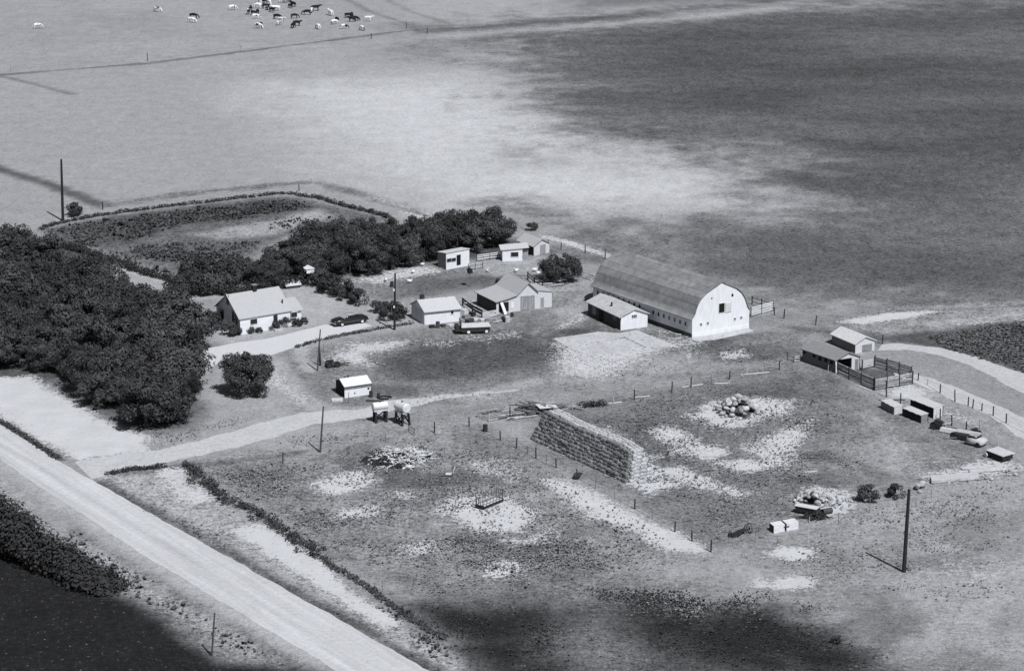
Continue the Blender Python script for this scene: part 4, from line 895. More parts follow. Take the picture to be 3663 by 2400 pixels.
fence('post fence across the yard between haystack and cattle shed', [(1750, 1510, 35, L_), (1824, 1500, 45, S_), (1899, 1488, 42, T_), (1977, 1470, 28, S_), (2048, 1469, 32, L_), (2122, 1450, 26, T_), (2195, 1444, 28, L_), (2269, 1431, 38, S_), (2335, 1417, 28, T_), (2403, 1402, 35, S_), (2472, 1385, 36, S_),
    (2545, 1372, 30, T_), (2609, 1357, 34, S_), (2672, 1346, 30, L_), (2734, 1330, 24, T_), (2788, 1323, 30, S_)], (.4, .8))
fence('wire fence behind the barn at the edge of the dark field', [(1960, 884, 26, S_), (2007, 894, 28, S_), (2093, 907, 33, S_), (2164, 928, 35, S_), (2230, 950, 30, T_)])
fence('wire fence leading east from the barn gate along the dark field', [(2770, 1128, 30, S_), (2804, 1139, 32, S_), (2918, 1163, 33, S_), (3035, 1186, 24, T_), (3156, 1231, 37, S_)])
fence('bottom wire fence of thin posts past the white stone heap', [(2543, 1973, 40, S_), (2620, 1955, 34, T_), (2700, 1937, 48, T_), (2780, 1946, 30, T_), (2891, 1923, 72, L_), (3000, 1876, 40, T_), (3111, 1832, 50, T_), (3187, 1815, 36, L_), (3331, 1782, 28, T_)], (.5, 1.0))
fence('inner fence line from the corral to the scrap by the boxes', [(3171, 1420, 60, S_), (3220, 1449, 46, S_), (3318, 1478, 30, T_), (3363, 1500, 36, S_), (3404, 1523, 37, S_), (3455, 1547, 37, S_), (3504, 1553, 52, T_), (3572, 1606, 40, L_)])
fence('outer fence line along the curved fence track at the right', [(3284, 1361, 24, S_), (3318, 1375, 20, T_), (3363, 1406, 32, S_), (3416, 1437, 41, S_), (3463, 1452, 34, S_), (3479, 1460, 34, S_), (3512, 1470, 28, S_), (3553, 1486, 34, S_), (3599, 1513, 36, S_), (3690, 1560, 36, S_)])
fence('far wire fence below the grazing cattle', [(38, 256, 22, T_), (528, 219, 30, S_), (860, 185, 24, T_), (1329, 141, 21, S_), (1454, 104, 25, S_), (1528, 124, 25, S_)], (.5, 1.0))
fence('fence of few posts on the bank beyond the garden', [(368, 751, 31, S_), (1070, 684, 25, S_), (1113, 651, 13, T_)], (.5, .9))
fence('short fence by the cattle shed wall', [(2962, 1331, 26, L_), (2990, 1338, 46, L_)], (.6,))
for x, y, h, k, lab in ((1554, 1548, 38, S_, 'single dark post between the fuel tanks and the haystack'), (1012, 1658, 40, S_, 'lone post at the near edge of the farm track'), (1247, 1442, 40, T_, 'thin post just in front of the white fuel shed'),
        (1379, 1580, 30, T_, 'thin stake below the left fuel tank'), (893 + 475, 2115, 40, T_, 'thin stake in weeds on the lower verge'), (1338, 1052, 40, L_, 'pale clothesline post near the yard fowl'), (1995, 1003, 46, L_, 'white stake standing in front of the round bush'),
        (1157, 1260, 30, T_, 'thin grey stake at the driveway edge'), (2058, 1390, 16, T_, 'stub post in the open yard')):
    o = link('post', post_mesh(k, HT(x, y, y - h))); o.location = P(x, y); tag(o, lab, 'post')
def rail_fence(name, label, pts, hs, mat, th=.07, wd=.05, posts=True, jit=.05, pr=.09, seed=1):
    r = random.Random(seed); b0 = P(*pts[0]); t = thing(name, label, 'fence', b0); q = [P(*p) - b0 for p in pts]
    for a, b in zip(q[:-1], q[1:]):
        for z in hs:
            m = MB(); m.beam((a.x, a.y, z + r.uniform(-jit, jit)), (b.x, b.y, z + r.uniform(-jit, jit)), wd, th); m.build('rail', mat, t)
    if posts:
        for a in q:
            m = MB(); m.tube([(a.x, a.y, -.2), (a.x, a.y, max(hs) + .2)], pr, 7); m.build('post', postwood, t)
    return t
corralwood = gm('peeled_poles', .32, .5, 2.5, perobj=.4)
hs5 = (.15, .38, .6, .82, 1.05, 1.28, 1.48)
rail_fence('corral_fence', 'left side of the pole corral joining the cattle shed corner', [(2997, 1338), (3036, 1356), (3080, 1376), (3125, 1396)], hs5, corralwood, .15, .09, seed=2)
rail_fence('corral_fence', 'near side of the pole corral facing the lot', [(3128, 1397), (3172, 1389), (3216, 1382), (3262, 1374)], (.25, .55, .85, 1.15, 1.42), corralwood, .17, .09, seed=3)
rail_fence('corral_fence', 'right side of the pole corral beside the fence track', [(3129, 1314), (3172, 1326), (3216, 1338), (3262, 1352), (3264, 1372)], hs5, corralwood, .17, .09, seed=4)
rail_fence('corral_fence', 'short back side of the pole corral at the shed gable', [(3084, 1324), (3126, 1314)], (.3, .6, .9, 1.2), palewood, .1, .08, seed=5)
pole('corral_post', 'tall post rising above the near corral side', 3171, 1386, 3176, 1302, .10, gm('weathered_pole', .07, .4, 3))
rail_fence('board_gate', 'white board gate against the far side of the barn', [(2686, 1134), (2724, 1123), (2766, 1112)], (.25, .6, .95, 1.25), white, .16, .04, pr=.07, seed=6)
rail_fence('rail_fence', 'dark rail fence running behind the white barn gate', [(2690, 1090), (2724, 1100), (2762, 1112)], (.5, 1.1), thinpost, .1, .07, seed=7)
rail_fence('board_fence', 'white rail fence between the two hen houses', [(1706, 936), (1752, 930), (1796, 924)], (.35, .7, 1.0), white, .12, .04, pr=.05, seed=8)
rail_fence('board_fence', 'grey pen fence in front of the chicken coop', [(1676, 968), (1700, 964), (1727, 960), (1728, 942)], (.35, .9), palewood, .08, .04, pr=.05, seed=9)
rail_fence('board_fence', 'white board panel in the gap between garage and granary', [(1660, 1108), (1684, 1103), (1706, 1098)], (.15, .95), palewood, .1, .04, pr=.04, seed=10)
rail_fence('board_fence', 'stack of white boards fencing the granary corner', [(1726, 1142), (1750, 1137), (1776, 1131)], (.15, .4, .65, .9), white_old, .15, .04, posts=False, seed=11)
rail_fence('board_fence', 'dark rail fence slanting from garage to granary', [(1655, 1093), (1690, 1118), (1724, 1136)], (.55, .95), blackwood, .3, .05, pr=.1, seed=12)
rail_fence('plank_gate', 'broken grey pen gate at the left end of the cattle shed', [(2816, 1287), (2840, 1297), (2862, 1294)], (.25, .55, .85), palewood, .09, .04, pr=.05, seed=13)
rail_fence('small_gate', 'light rail gate right of the fuel tanks', [(1462, 1540), (1482, 1558)], (.3, .75), thinpost, .06, .04, pr=.04, seed=14)

# ---------------- haystack: one bale, many copies ----------------
def bale_mesh(seed, L_=.96, Dp_=.5, H_=.37):
    m = MB(); m.box(-L_ / 2, L_ / 2, -Dp_ / 2, Dp_ / 2, 0, H_); me = m.mesh('hay_bale', hay)
    bm = bmesh.new(); bm.from_mesh(me); bmesh.ops.bevel(bm, geom=list(bm.edges), offset=.085, segments=2, affect='EDGES'); bmesh.ops.subdivide_edges(bm, edges=[e for e in bm.edges if e.calc_length() > .3], cuts=3, use_grid_fill=True)
    r = random.Random(seed)
    for v in bm.verts: v.co += Vector((r.uniform(-.03, .03), r.uniform(-.04, .04), r.uniform(-.025, .025)))
    bm.to_mesh(me); bm.free(); return me
BALES = [bale_mesh(i) for i in range(5)]
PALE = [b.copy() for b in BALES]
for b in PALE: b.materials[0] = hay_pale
sa, sb, sc = P(1897, 1569), P(2241, 1728), P(2330, 1697)
su = (sb - sa).normalized(); SL = (sb - sa).length; sw = Vector((-su.y, su.x, 0)); SW = 4.5
sang = math.atan2(su.y, su.x); NL = 9
rowname = ['bottom', 'second', 'third', 'fourth', 'fifth', 'sixth', 'seventh', 'eighth', 'top']
def put_bale(along, across, z, lab, grp, turn=0.0):
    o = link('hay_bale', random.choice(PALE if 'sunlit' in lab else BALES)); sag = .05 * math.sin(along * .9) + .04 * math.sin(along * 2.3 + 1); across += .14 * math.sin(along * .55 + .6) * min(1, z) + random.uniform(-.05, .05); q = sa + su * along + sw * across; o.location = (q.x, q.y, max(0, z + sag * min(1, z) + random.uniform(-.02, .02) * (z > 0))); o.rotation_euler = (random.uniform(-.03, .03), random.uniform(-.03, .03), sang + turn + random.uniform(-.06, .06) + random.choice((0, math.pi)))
    tag(o, lab, 'hay bale', grp); return o
nb = 0
for lv in range(NL):
    z = lv * .365; ins = lv * .20 + .12; right = SL - lv * .17; left = .12 + lv * .03; n = int((right - left) / 1.0); stp = (right - left) / n
    for i in range(n):
        put_bale(left + stp * (i + .5) + (.25 if lv % 2 and 0 < i < n - 1 else 0), ins + random.uniform(-.10, .10), z, 'hay bale in the %s row on the shaded long face of the stack' % rowname[lv], 'bales of the %s row' % rowname[lv]); nb += 1
    across = ins + .55
    while across < SW - lv * .17 - .1:             # the stepped sunny end
        put_bale(right - .22, across, z, 'hay bale in the %s row on the sunlit end of the stack' % rowname[lv], 'bales of the sunlit end', math.pi / 2 if across > ins + .9 else 0); across += .98 if across > ins + .9 else .7; nb += 1
for i in range(int((SL - 1.9) / .96)):
    for k in (0, 1, 2): put_bale(.4 + .96 * (i + .5), (NL - 1) * .20 + .80 + .52 * k, (NL - 1) * .365, 'hay bale on the flat sunlit top of the stack', 'bales on the top of the stack'); nb += 1
m = MB()
for lv in range(NL):
    a0 = lv * .20 + .42; a1 = SW - lv * .17; e = SL - lv * .17 - .75
    q = [sa + su * .4 + sw * a0, sa + su * e + sw * a0, sa + su * e + sw * a1, sa + su * .4 + sw * a1]
    z0, z1 = lv * .365 + .01, lv * .365 + .345
    if lv < NL - 1 or a1 - a0 > 1.6:
        m.add([(p.x, p.y, z0) for p in q] + [(p.x, p.y, z1) for p in q], [(0, 3, 2, 1), (4, 5, 6, 7), (0, 1, 5, 4), (1, 2, 6, 5), (2, 3, 7, 6), (3, 0, 4, 7)])
tag(m.build('stacked_hay', hay), kind='stuff')
tufts('loose_straw', [([(1440, 1105), (1475, 1125), (1530, 1125), (1560, 1105), (1500, 1060), (1465, 1070)], 900, 1.0), ([(1215, 1000), (1460, 1125), (1440, 1130), (1205, 1012)], 500, .8)], hay_pale, 61, (.12, .3))
for x, y, a in ((2298, 1713, .5), (2296, 1727, 1.2), (2282, 1698, .2), (2316, 1704, .9)):
    o = link('hay_bale', PALE[0]); o.location = P(x, y); o.rotation_euler = (0, 0, sang + a); tag(o, 'loose hay bale tumbled on the ground at the sunlit end of the stack', 'hay bale', 'loose bales by the stack')

# ---------------- vehicles ----------------
def wheel(par, x, y, r, w, side, spokes=False, hub=white):
    m = MB(); prof = [(r * .62, -w / 2), (r * .93, -w / 2), (r, -w * .25), (r, w * .25), (r * .93, w / 2), (r * .62, w / 2)]; n = 18; vs = []; fs = []
    for i in range(n):
        a = 2 * math.pi * i / n
        for q, yy in prof: vs.append((x + q * math.cos(a), y + yy, r + q * math.sin(a)))
    k = len(prof)
    for i in range(n):
        for j in range(k): fs.append((i * k + j, i * k + (j + 1) % k, ((i + 1) % n) * k + (j + 1) % k, ((i + 1) % n) * k + j))
    m.add(vs, fs); o = m.build('wheel', rubber, par, True); m = MB(); m.tube([(x, y - w * .42, r), (x, y + w * .42, r)], r * .62, 14); m.tube([(x, y + side * w * .3, r), (x, y + side * w * .58, r)], r * .28, 10); m.build('hubcap', hub, o); return o
# long dark sedan on the driveway, nose to the left
q = P(1250, 1158); t = thing('sedan', 'long black old sedan with pale roof parked at the driveway end', 'car', q, R(33))
def loft(sections, name, mat, par, smooth=True):
    """sections: (x, half width, z low, z shoulder, z top, half width top)"""
    m = MB(); vs = []; fs = []
    for x, w, zl, zs, zt, wt in sections: vs += [(x, -w * .92, zl), (x, -w, (zl + zs) / 2), (x, -w * .97, zs), (x, -wt, zt), (x, wt, zt), (x, w * .97, zs), (x, w, (zl + zs) / 2), (x, w * .92, zl)]
    k = 8
    for i in range(len(sections) - 1):
        for j in range(k): fs.append((i * k + j, i * k + (j + 1) % k, (i + 1) * k + (j + 1) % k, (i + 1) * k + j))
    fs += [tuple(range(k))[::-1], tuple(range((len(sections) - 1) * k, len(sections) * k))]; m.add(vs, fs); return m.build(name, mat, par, smooth)
loft([(-2.6, .70, .42, .66, .80, .55), (-2.45, .86, .32, .74, .90, .70), (-1.7, .90, .28, .80, .99, .76), (-1.05, .92, .26, .84, 1.02, .80), (.95, .92, .26, .86, 1.02, .80), (1.5, .90, .28, .84, 1.0, .76), (2.45, .84, .34, .78, .92, .66), (2.6, .72, .42, .70, .82, .55)], 'body', carpaint, t)
loft([(-1.15, .78, .98, 1.0, 1.03, .74), (-.55, .74, .98, 1.2, 1.42, .60), (.55, .74, .98, 1.2, 1.44, .60), (1.3, .78, .98, 1.0, 1.03, .72)], 'cabin', glass, t)
loft([(-.60, .66, 1.36, 1.40, 1.445, .58), (0, .68, 1.38, 1.43, 1.48, .60), (.62, .66, 1.36, 1.41, 1.46, .58)], 'roof', carroof, t)
m = MB(); m.add([(-1.12, -.70, 1.04), (-1.12, .70, 1.04), (-.58, .58, 1.39), (-.58, -.58, 1.39), (-1.15, -.70, 1.06), (-1.15, .70, 1.06), (-.61, .58, 1.41), (-.61, -.58, 1.41)], [(0, 1, 2, 3), (7, 6, 5, 4), (0, 4, 5, 1), (1, 5, 6, 2), (2, 6, 7, 3), (3, 7, 4, 0)]); m.build('windshield', carroof, t)
for x in (-1.6, 1.6):
    for sd in (-1, 1): wheel(t, x, sd * .78, .33, .2, sd)
for x in (-2.64, 2.64): m = MB(); m.box(x - .05, x + .05, -.86, .86, .40, .54); m.build('bumper', chrome, t)
for sd in (-1, 1): m = MB(); m.tube([(-2.62, sd * .6, .72), (-2.50, sd * .6, .72)], .11, 12); m.build('headlight', chrome, t)
for sd in (-1, 1): m = MB(); m.box(-1.9, 1.9, sd * .925 - .01, sd * .925 + .01, .60, .64); m.build('side_trim', chrome, t)
# flat deck wagon
q0, q1 = P(1655, 1198), P(1752, 1194); a = math.atan2(q1.y - q0.y, q1.x - q0.x); c = (q0 + q1) / 2
t = thing('flatbed_wagon', 'farm wagon with bright flat deck parked in front of the garage', 'wagon', (c.x - math.sin(a) * 1.1, c.y + math.cos(a) * 1.1, 0), a)
WL = 2.05
m = MB()
for i in range(8): m.box(-WL, WL, -1.15 + i * .29, -1.15 + i * .29 + .275, 1.0, 1.06)
m.box(-WL + .1, WL - .1, -1.1, 1.1, .95, 1.0); m.build('deck', white_old, t)
m = MB(); m.box(-WL + .05, WL - .12, -1.02, -.96, .32, .95); m.build('side_panel', metald, t)
m = MB(); m.box(-WL + .05, WL - .12, .96, 1.02, .32, .95); m.build('side_panel', metald, t)
m = MB(); m.box(-WL - .75, WL - .2, -.45, -.33, .55, .75); m.box(-WL - .75, WL - .2, .33, .45, .55, .75); m.box(-WL - .75, -WL + .04, -1.0, 1.0, .5, .74); m.build('chassis', metald, t)
for x in (-1.05, 1.45):
    for sd in (-1, 1): wheel(t, x, sd * 1.0, .36, .22, sd)
m = MB(); m.box(-WL - .7, -WL - .2, -.9, .9, .74, 1.15); m.build('engine_cover', metald, t)
m = MB()
for yy in (-1.0, -.5, 0, .5, 1.0): m.box(-WL - .02, -WL + .04, yy - .04, yy + .04, 1.06, 1.95)
for z in (1.3, 1.6, 1.9): m.box(-WL + .04, -WL + .08, -1.05, 1.05, z - .05, z + .05)
m.build('front_rack', greywood, t)
m = MB(); m.beam((WL - .2, 0, .6), (WL + 1.5, .1, .2), .1, .1); m.build('drawbar', greywood, t)

# ---------------- fuel tanks on stands ----------------
def tank(x, y, x2, y2, h, r, L_, ang, lab):
    c = (P(x, y) + P(x2, y2)) / 2; t = thing('fuel_tank', lab, 'tank', c, ang); dx, dy = L_ * .38, r * .8
    for sx in (-1, 1):
        for sy in (-1, 1): m = MB(); m.beam((sx * dx, sy * dy * 1.15, 0), (sx * dx, sy * dy * .8, h), .22, .22); m.build('leg', blackwood, t)
    for sy in (-1, 1):
        for k in (1, -1): m = MB(); m.beam((-dx, sy * dy * 1.0, h * (.15 if k > 0 else .85)), (dx, sy * dy * 1.0, h * (.85 if k > 0 else .15)), .15, .08); m.build('brace', blackwood, t)
    m = MB(); m.box(-L_ * .5, L_ * .5, -dy * 1.1, -dy * .6, h, h + .13); m.box(-L_ * .5, L_ * .5, dy * .6, dy * 1.1, h, h + .13); m.build('cradle', white_old, t)
    m = MB(); z = h + .13 + r * .92; m.tube([(-L_ * .5 - .08, 0, z), (-L_ * .5, 0, z), (L_ * .5, 0, z), (L_ * .5 + .08, 0, z)], [r * .8, r, r, r * .8], 20); tk = m.build('drum', metalw, t)
    m = MB(); m.tube([(0, 0, z + r * .98), (0, 0, z + r + .14)], .12, 10); m.build('filler_cap', metald, tk)
    m = MB(); m.tube([(L_ * .45, -dy * 1.2, h), (L_ * .46, -dy * 1.3, h * .5), (L_ * .3, -dy * 1.3, h * .25)], .025, 6); m.build('hose', rubber, t)
tank(1332, 1516, 1388, 1500, 1.45, .50, 1.8, R(22), 'left of two white fuel tanks on stilts, its long side towards the track')
tank(1411, 1518, 1468, 1515, 1.55, .60, 2.0, R(-54), 'right of two white fuel tanks on stilts, its round end showing')
# things round the fuel shed
def barrel(x, y, lab, r=.29, h=.88, m_=metald, lying=None):
    m = MB(); m.tube([(0, 0, 0), (0, 0, .03), (0, 0, h * .33), (0, 0, h * .34), (0, 0, h * .36), (0, 0, h * .66), (0, 0, h * .68), (0, 0, h * .7), (0, 0, h)], [r * .97, r, r, r * 1.05, r, r, r * 1.05, r, r * .98], 16); o = m.build('barrel', m_, None)
    o.location = P(x, y); 
    if lying is not None: o.rotation_euler = (math.pi / 2, 0, lying); o.location.z = r
    return tag(o, lab, 'barrel')
barrel(1736, 1543, 'dark upright barrel under the fence below the pole heap'); barrel(1327, 1420, 'black barrel at the right end of the fuel shed', .24, .8); barrel(1354, 1423, 'small dark can beside the black barrel at the fuel shed', .2, .6)
barrel(1510, 1080, 'dark barrel behind the garage roof', .36, 1.05); barrel(1800, 1148, 'dark drum lying below the leaning white door', .38, .9, metald, .6); barrel(1832, 1133, 'small dark drum in front of the granary', .22, .6)
barrel(1402, 1026, 'dark barrel standing in the fowl yard near the tall pole', .25, .8); barrel(1776, 1010, 'dark drum lying behind the granary roof', .32, .9, metald, 1.0); barrel(1597, 1076, 'dark can behind the garage ridge', .2, .6)
m = MB(); m.tube([(math.cos(a) * .85, math.sin(a) * .6, .12) for a in np.linspace(.2, 5.4, 16)], .12, 6); o = m.build('hose_coil', rubber, None); o.location = P(1376, 1425); tag(o, 'dark curved hose lying on the ground right of the fuel shed', 'hose')
m = MB(); m.beam((-1, 0, .12), (1.2, -.3, .12), .35, .2); o = m.build('timber', darkwood, None); o.location = P(1338, 1436); tag(o, 'dark flat timber lying below the fuel shed', 'timber')
m = MB(); m.beam((-.7, 0, .15), (.7, .1, .15), .8, .25); o = m.build('trough', palewood, None); o.location = P(1206, 1434); tag(o, 'pale trough at the dark end of the fuel shed', 'trough')

# ---------------- heaps and scrap ----------------
def logs(n, cx, cy, spread, length, lab, grp, name='log_pole', mat=None, ang=0.3, jit=.5, rad=(.04, .09), lift=.5, seed=0):
    r = random.Random(seed); c = P(cx, cy)
    for i in range(n):
        L_ = r.uniform(*length); a = ang + r.uniform(-jit, jit); z = r.uniform(.05, lift) ; x = c.x + r.uniform(-spread[0], spread[0]); y = c.y + r.uniform(-spread[1], spread[1]); rr = r.uniform(*rad); dz = r.uniform(-.3, .3) * min(1, lift)
        m = MB(); m.tube([(-L_ / 2, 0, max(rr, z - dz) - z), (0, r.uniform(-.08, .08), 0), (L_ / 2, 0, max(rr, z + dz) - z)], [rr * 1.1, rr, rr * .75], 6); o = m.build(name, mat or thinpost, None); o.location = (x, y, max(z, rr)); o.rotation_euler = (0, 0, a); tag(o, lab, 'pole', grp)
logs(16, 1815, 1488, (2.6, 1.4), (2.5, 4.5), 'long pole lying in the timber heap left of the haystack top', 'poles in the timber heap', mat=gm('heap_poles', .26, .5, 3, perobj=.6), rad=(.06, .12), ang=.4, jit=.3, lift=.6, seed=2)
logs(20, 1925, 1476, (2.4, 1.5), (2.5, 4.5), 'dark pole in the heap under the pale sheet by the haystack', 'poles under the pale sheet', mat=gm('dark_poles', .13, .6, 3, perobj=.8), rad=(.07, .13), ang=-.5, jit=.35, lift=1.0, seed=3)
logs(12, 2020, 1464, (2.6, 1.3), (1.5, 3.5), 'stray pole lying between the heap and the dark brush', 'stray poles by the heap', mat=stick, rad=(.06, .11), ang=.35, jit=.8, lift=.4, seed=4)
m = MB(); m.box(-1.2, 1.2, -.85, .85, 0, .05); o = m.build('metal_sheet', palewood, None); o.location = P(1955, 1452, .9); o.rotation_euler = (.05, .03, .35); tag(o, 'pale flat sheet lying on top of the dark pole heap', 'sheet')
hedge('brush_row', 'dark brush clump at the end of the pole heap', [(1345, 948), (1375, 944), (1405, 940)], 1.4, .8, seed=41, m_=leaf)
hedge('brush_row', 'small dark weed patch under the yard fence', [(1300, 952), (1330, 950)], 1.0, .4, seed=42, m_=leaf_l)
for x, y, L_, a, lab in ((2475, 1381, 3.1, .42, 'pale plank lying along the yard fence above the stone heap'), (2700, 1337, 4.0, .30, 'long pale plank on the ground near the last yard fence posts'), (2583, 1372, 2.0, .05, 'short pale plank between two yard fence posts'), (2181, 1444, 3.3, .36, 'pale plank under the yard fence above the haystack'),
        (2296, 1420, 2.1, .3, 'pale plank lying right of a dark yard fence post'), (3095, 1391, 2.2, -.9, 'white plank dropped against the corral corner'), (3190, 1432, 3.3, .05, 'dark beam lying behind the wooden boxes'), (3290, 1428, 2.6, .1, 'pale beam lying across behind the double box'), (3322, 1400, 1.3, -.5, 'white board on the ground inside the outer fence'),
        (2900, 1688, 1.6, .3, 'pale stick lying in the middle of the lot'), (2140, 1137, 2.6, -.95, 'pale board on the ground by the milk house door'), (2426, 1197, .9, -.3, 'small white board at the barn footing')):
    m = MB(); m.beam((-L_ / 2, 0, .06), (L_ / 2, 0, .06), .22, .08); o = m.build('plank', darkwood if 'dark' in lab[:5] else palewood, None); o.location = P(x, y); o.rotation_euler = (0, 0, a); tag(o, lab, 'plank')
def poles_fan(cx, cy, n, lab, grp, seed, r0=3.2, ang=(0, 1.2)):
    r = random.Random(seed); c = P(cx, cy)
    for i in range(n):
        a = r.uniform(*ang); L_ = r.uniform(2.0, r0); m = MB(); m.beam((-L_ / 2, 0, 0), (L_ / 2, 0, r.uniform(-.04, .06)), r.uniform(.06, .16), .06); o = m.build('scrap_board', palewood if i % 3 else thinpost, None)
        o.location = (c.x + r.uniform(-1.9, 1.9), c.y + r.uniform(-1.6, 1.6), .08 + .25 * r.random()); o.rotation_euler = (0, 0, a); tag(o, lab, 'board', grp)
poles_fan(1960, 1016, 16, 'pale scrap board strewn under the round bush', 'scrap boards by the round bush', 5, 3.4, (-.1, .5)); poles_fan(2080, 990, 10, 'pale scrap board right of the round bush', 'scrap boards right of the bush', 6, 2.6, (-1.2, -.5)); poles_fan(1918, 985, 7, 'board in the small scrap heap left of the round bush', 'scrap boards left of the bush', 7, 1.6, (-.5, .5))
poles_fan(1760, 1152, 8, 'loose board before the granary corner', 'loose boards by the granary', 8, 2.2, (.1, .7))
rail_fence('rail_fence', 'dark sagging rails behind the granary roof', [(1888, 1000), (1912, 1018), (1940, 1034)], (.5, 1.0), thinpost, .14, .1, seed=15)
# junk between garage and granary
r = random.Random(11)
for i, (x, y, sx, sy, sz, mt, lab) in enumerate(((1668, 1138, .5, .35, .4, greywood, 'grey crate in the junk corner beside the garage'), (1690, 1130, .35, .35, .5, blackwood, 'black box in the junk corner beside the garage'), (1702, 1148, .6, .3, .25, palewood, 'pale low box in front of the junk corner'), (1722, 1150, .3, .3, .35, white_old, 'whitish bin near the granary boards'),
        (1680, 1155, .5, .4, .5, darkwood, 'dark box right behind the wagon deck'), (1660, 1122, .4, .4, .6, white_old, 'white bin against the garage wall end'), (1545, 1172, .35, .3, .3, blackwood, 'black box at the garage front left'), (1585, 1168, .3, .3, .25, darkwood, 'small dark box in front of the garage wall'), (1612, 1166, .45, .25, .2, palewood, 'pale low tray before the garage wall'), (1815, 1152, .3, .25, .75, white_old, 'white upright stand before the granary doorway'),
        (1566, 1172, .25, .25, .8, gm('dark_stump', .05, .5, 4), 'dark stump like post box before the garage'), (1750, 1158, .4, .35, .3, greywood, 'grey box under the scattered granary boards'))):
    m = MB(); m.box(-sx, sx, -sy, sy, 0, sz); m.box(-sx * 1.06, sx * 1.06, -sy * 1.06, sy * 1.06, sz, sz + .05); m.box(-sx * 1.04, -sx * .8, -sy * 1.04, sy * 1.04, .05, sz - .03); o = m.build('junk_box', mt, None); o.location = P(x, y); o.rotation_euler = (0, 0, r.uniform(0, 1.5)); tag(o, lab, 'box')
# branch heap
def branch_heap(name, lab, cx, cy, rx, ry, h, n, seed, mt=stick):
    r = random.Random(seed); m = MB(); c = P(cx, cy)
    for i in range(n):
        a = r.uniform(0, 6.28); d = math.sqrt(r.random()); x, y = math.cos(a) * d * rx, math.sin(a) * d * ry; z = h * (1 - d * d) * r.uniform(.2, 1) + .06; L_ = r.uniform(.6, 1.7); b = r.uniform(0, 6.28); e = r.uniform(-.35, .35); rr = r.uniform(.05, .12)
        m.tube([(x, y, z), (x + math.cos(b) * L_ * .5, y + math.sin(b) * L_ * .5, max(.05, z + e * .3)), (x + math.cos(b + .3) * L_, y + math.sin(b + .3) * L_, max(.05, z + e))], [rr, rr * .8, rr * .35], 5)
    o = m.build(name, mt, None); o.location = c; return tag(o, lab, 'heap', kind='stuff')
branch_heap('dead_branches', 'tangled heap of pale dead branches', 1432, 1642, 3.3, 3.6, 1.0, 300, 1, gm('pale_branches', .5, .5, 3))
branch_heap('dark_branches', 'dark tangle of branches', 1398, 1646, 3.0, 3.0, .8, 200, 2, gm('dark_branches', .03, .6, 3))
for x, y, lab in ((1388, 1668, 'black drum lying at the left front of the branch heap'), (1428, 1672, 'black drum lying at the right front of the branch heap')): barrel(x, y, lab, .3, .5, metald, 0.2)
# hay rack wagon in the pasture
q0, q1 = P(1729, 1823), P(1797, 1795); a = math.atan2(q1.y - q0.y, q1.x - q0.x); c = (q0 + q1) / 2; L_ = (q1 - q0).length
t = thing('hay_rack', 'empty slatted hay rack standing on a bare patch in the pasture', 'hay rack', (c.x - math.sin(a) * .5, c.y + math.cos(a) * .5, 0), a)
m = MB(); m.box(-L_ / 2, L_ / 2, -.5, .5, .30, .38); m.build('floor', palewood, t)
for yy in (-.52, .52): m = MB(); m.box(-L_ / 2 - .1, L_ / 2 + .1, yy - .06, yy + .06, .08, .34); m.build('sill', blackwood, t)
for xx in (-L_ / 2 - .05, L_ / 2 + .05): m = MB(); m.box(xx - .07, xx + .07, -.58, .58, .1, .45); m.build('end_board', blackwood, t)
for yy in (-.52, .52):
    for i in range(7): x = -L_ / 2 + L_ * i / 6; m = MB(); m.beam((x, yy, .3), (x, yy * 1.15, 1.35 + (.25 if i in (0, 6) else 0)), .06, .05); m.build('stake', thinpost, t)
for i in range(4): m = MB(); m.beam((-L_ / 2 - .05, -.42 + i * .28, .4), (-L_ / 2 - .1, -.42 + i * .28, 1.3), .05, .05); m.build('stake', darkwood, t)
for i in range(4): m = MB(); m.beam((L_ / 2 + .05, -.42 + i * .28, .4), (L_ / 2 + .1, -.42 + i * .28, 1.5), .05, .05); m.build('stake', darkwood, t)
for yy in (-.58, .58): m = MB(); m.beam((-L_ / 2, yy, .95), (L_ / 2, yy, .95), .05, .08); m.build('rail', thinpost, t)
t = thing('feed_sled', 'small open wooden frame box lying above the hay rack', 'box', P(1606, 1700), .05)
for (x0, x1, y0, y1) in ((-.45, .45, -.45, -.40), (-.45, -.40, -.40, .9), (.40, .45, -.40, .9)): m = MB(); m.box(x0, x1, y0, y1, 0, .18); m.build('side', darkwood, t)
m = MB(); m.beam((.43, .2, .1), (.75, .9, .8), .05, .05); m.build('handle', palewood, t); m = MB(); m.box(-.40, .40, -.40, .9, .02, .05); m.build('base', palewood, t)

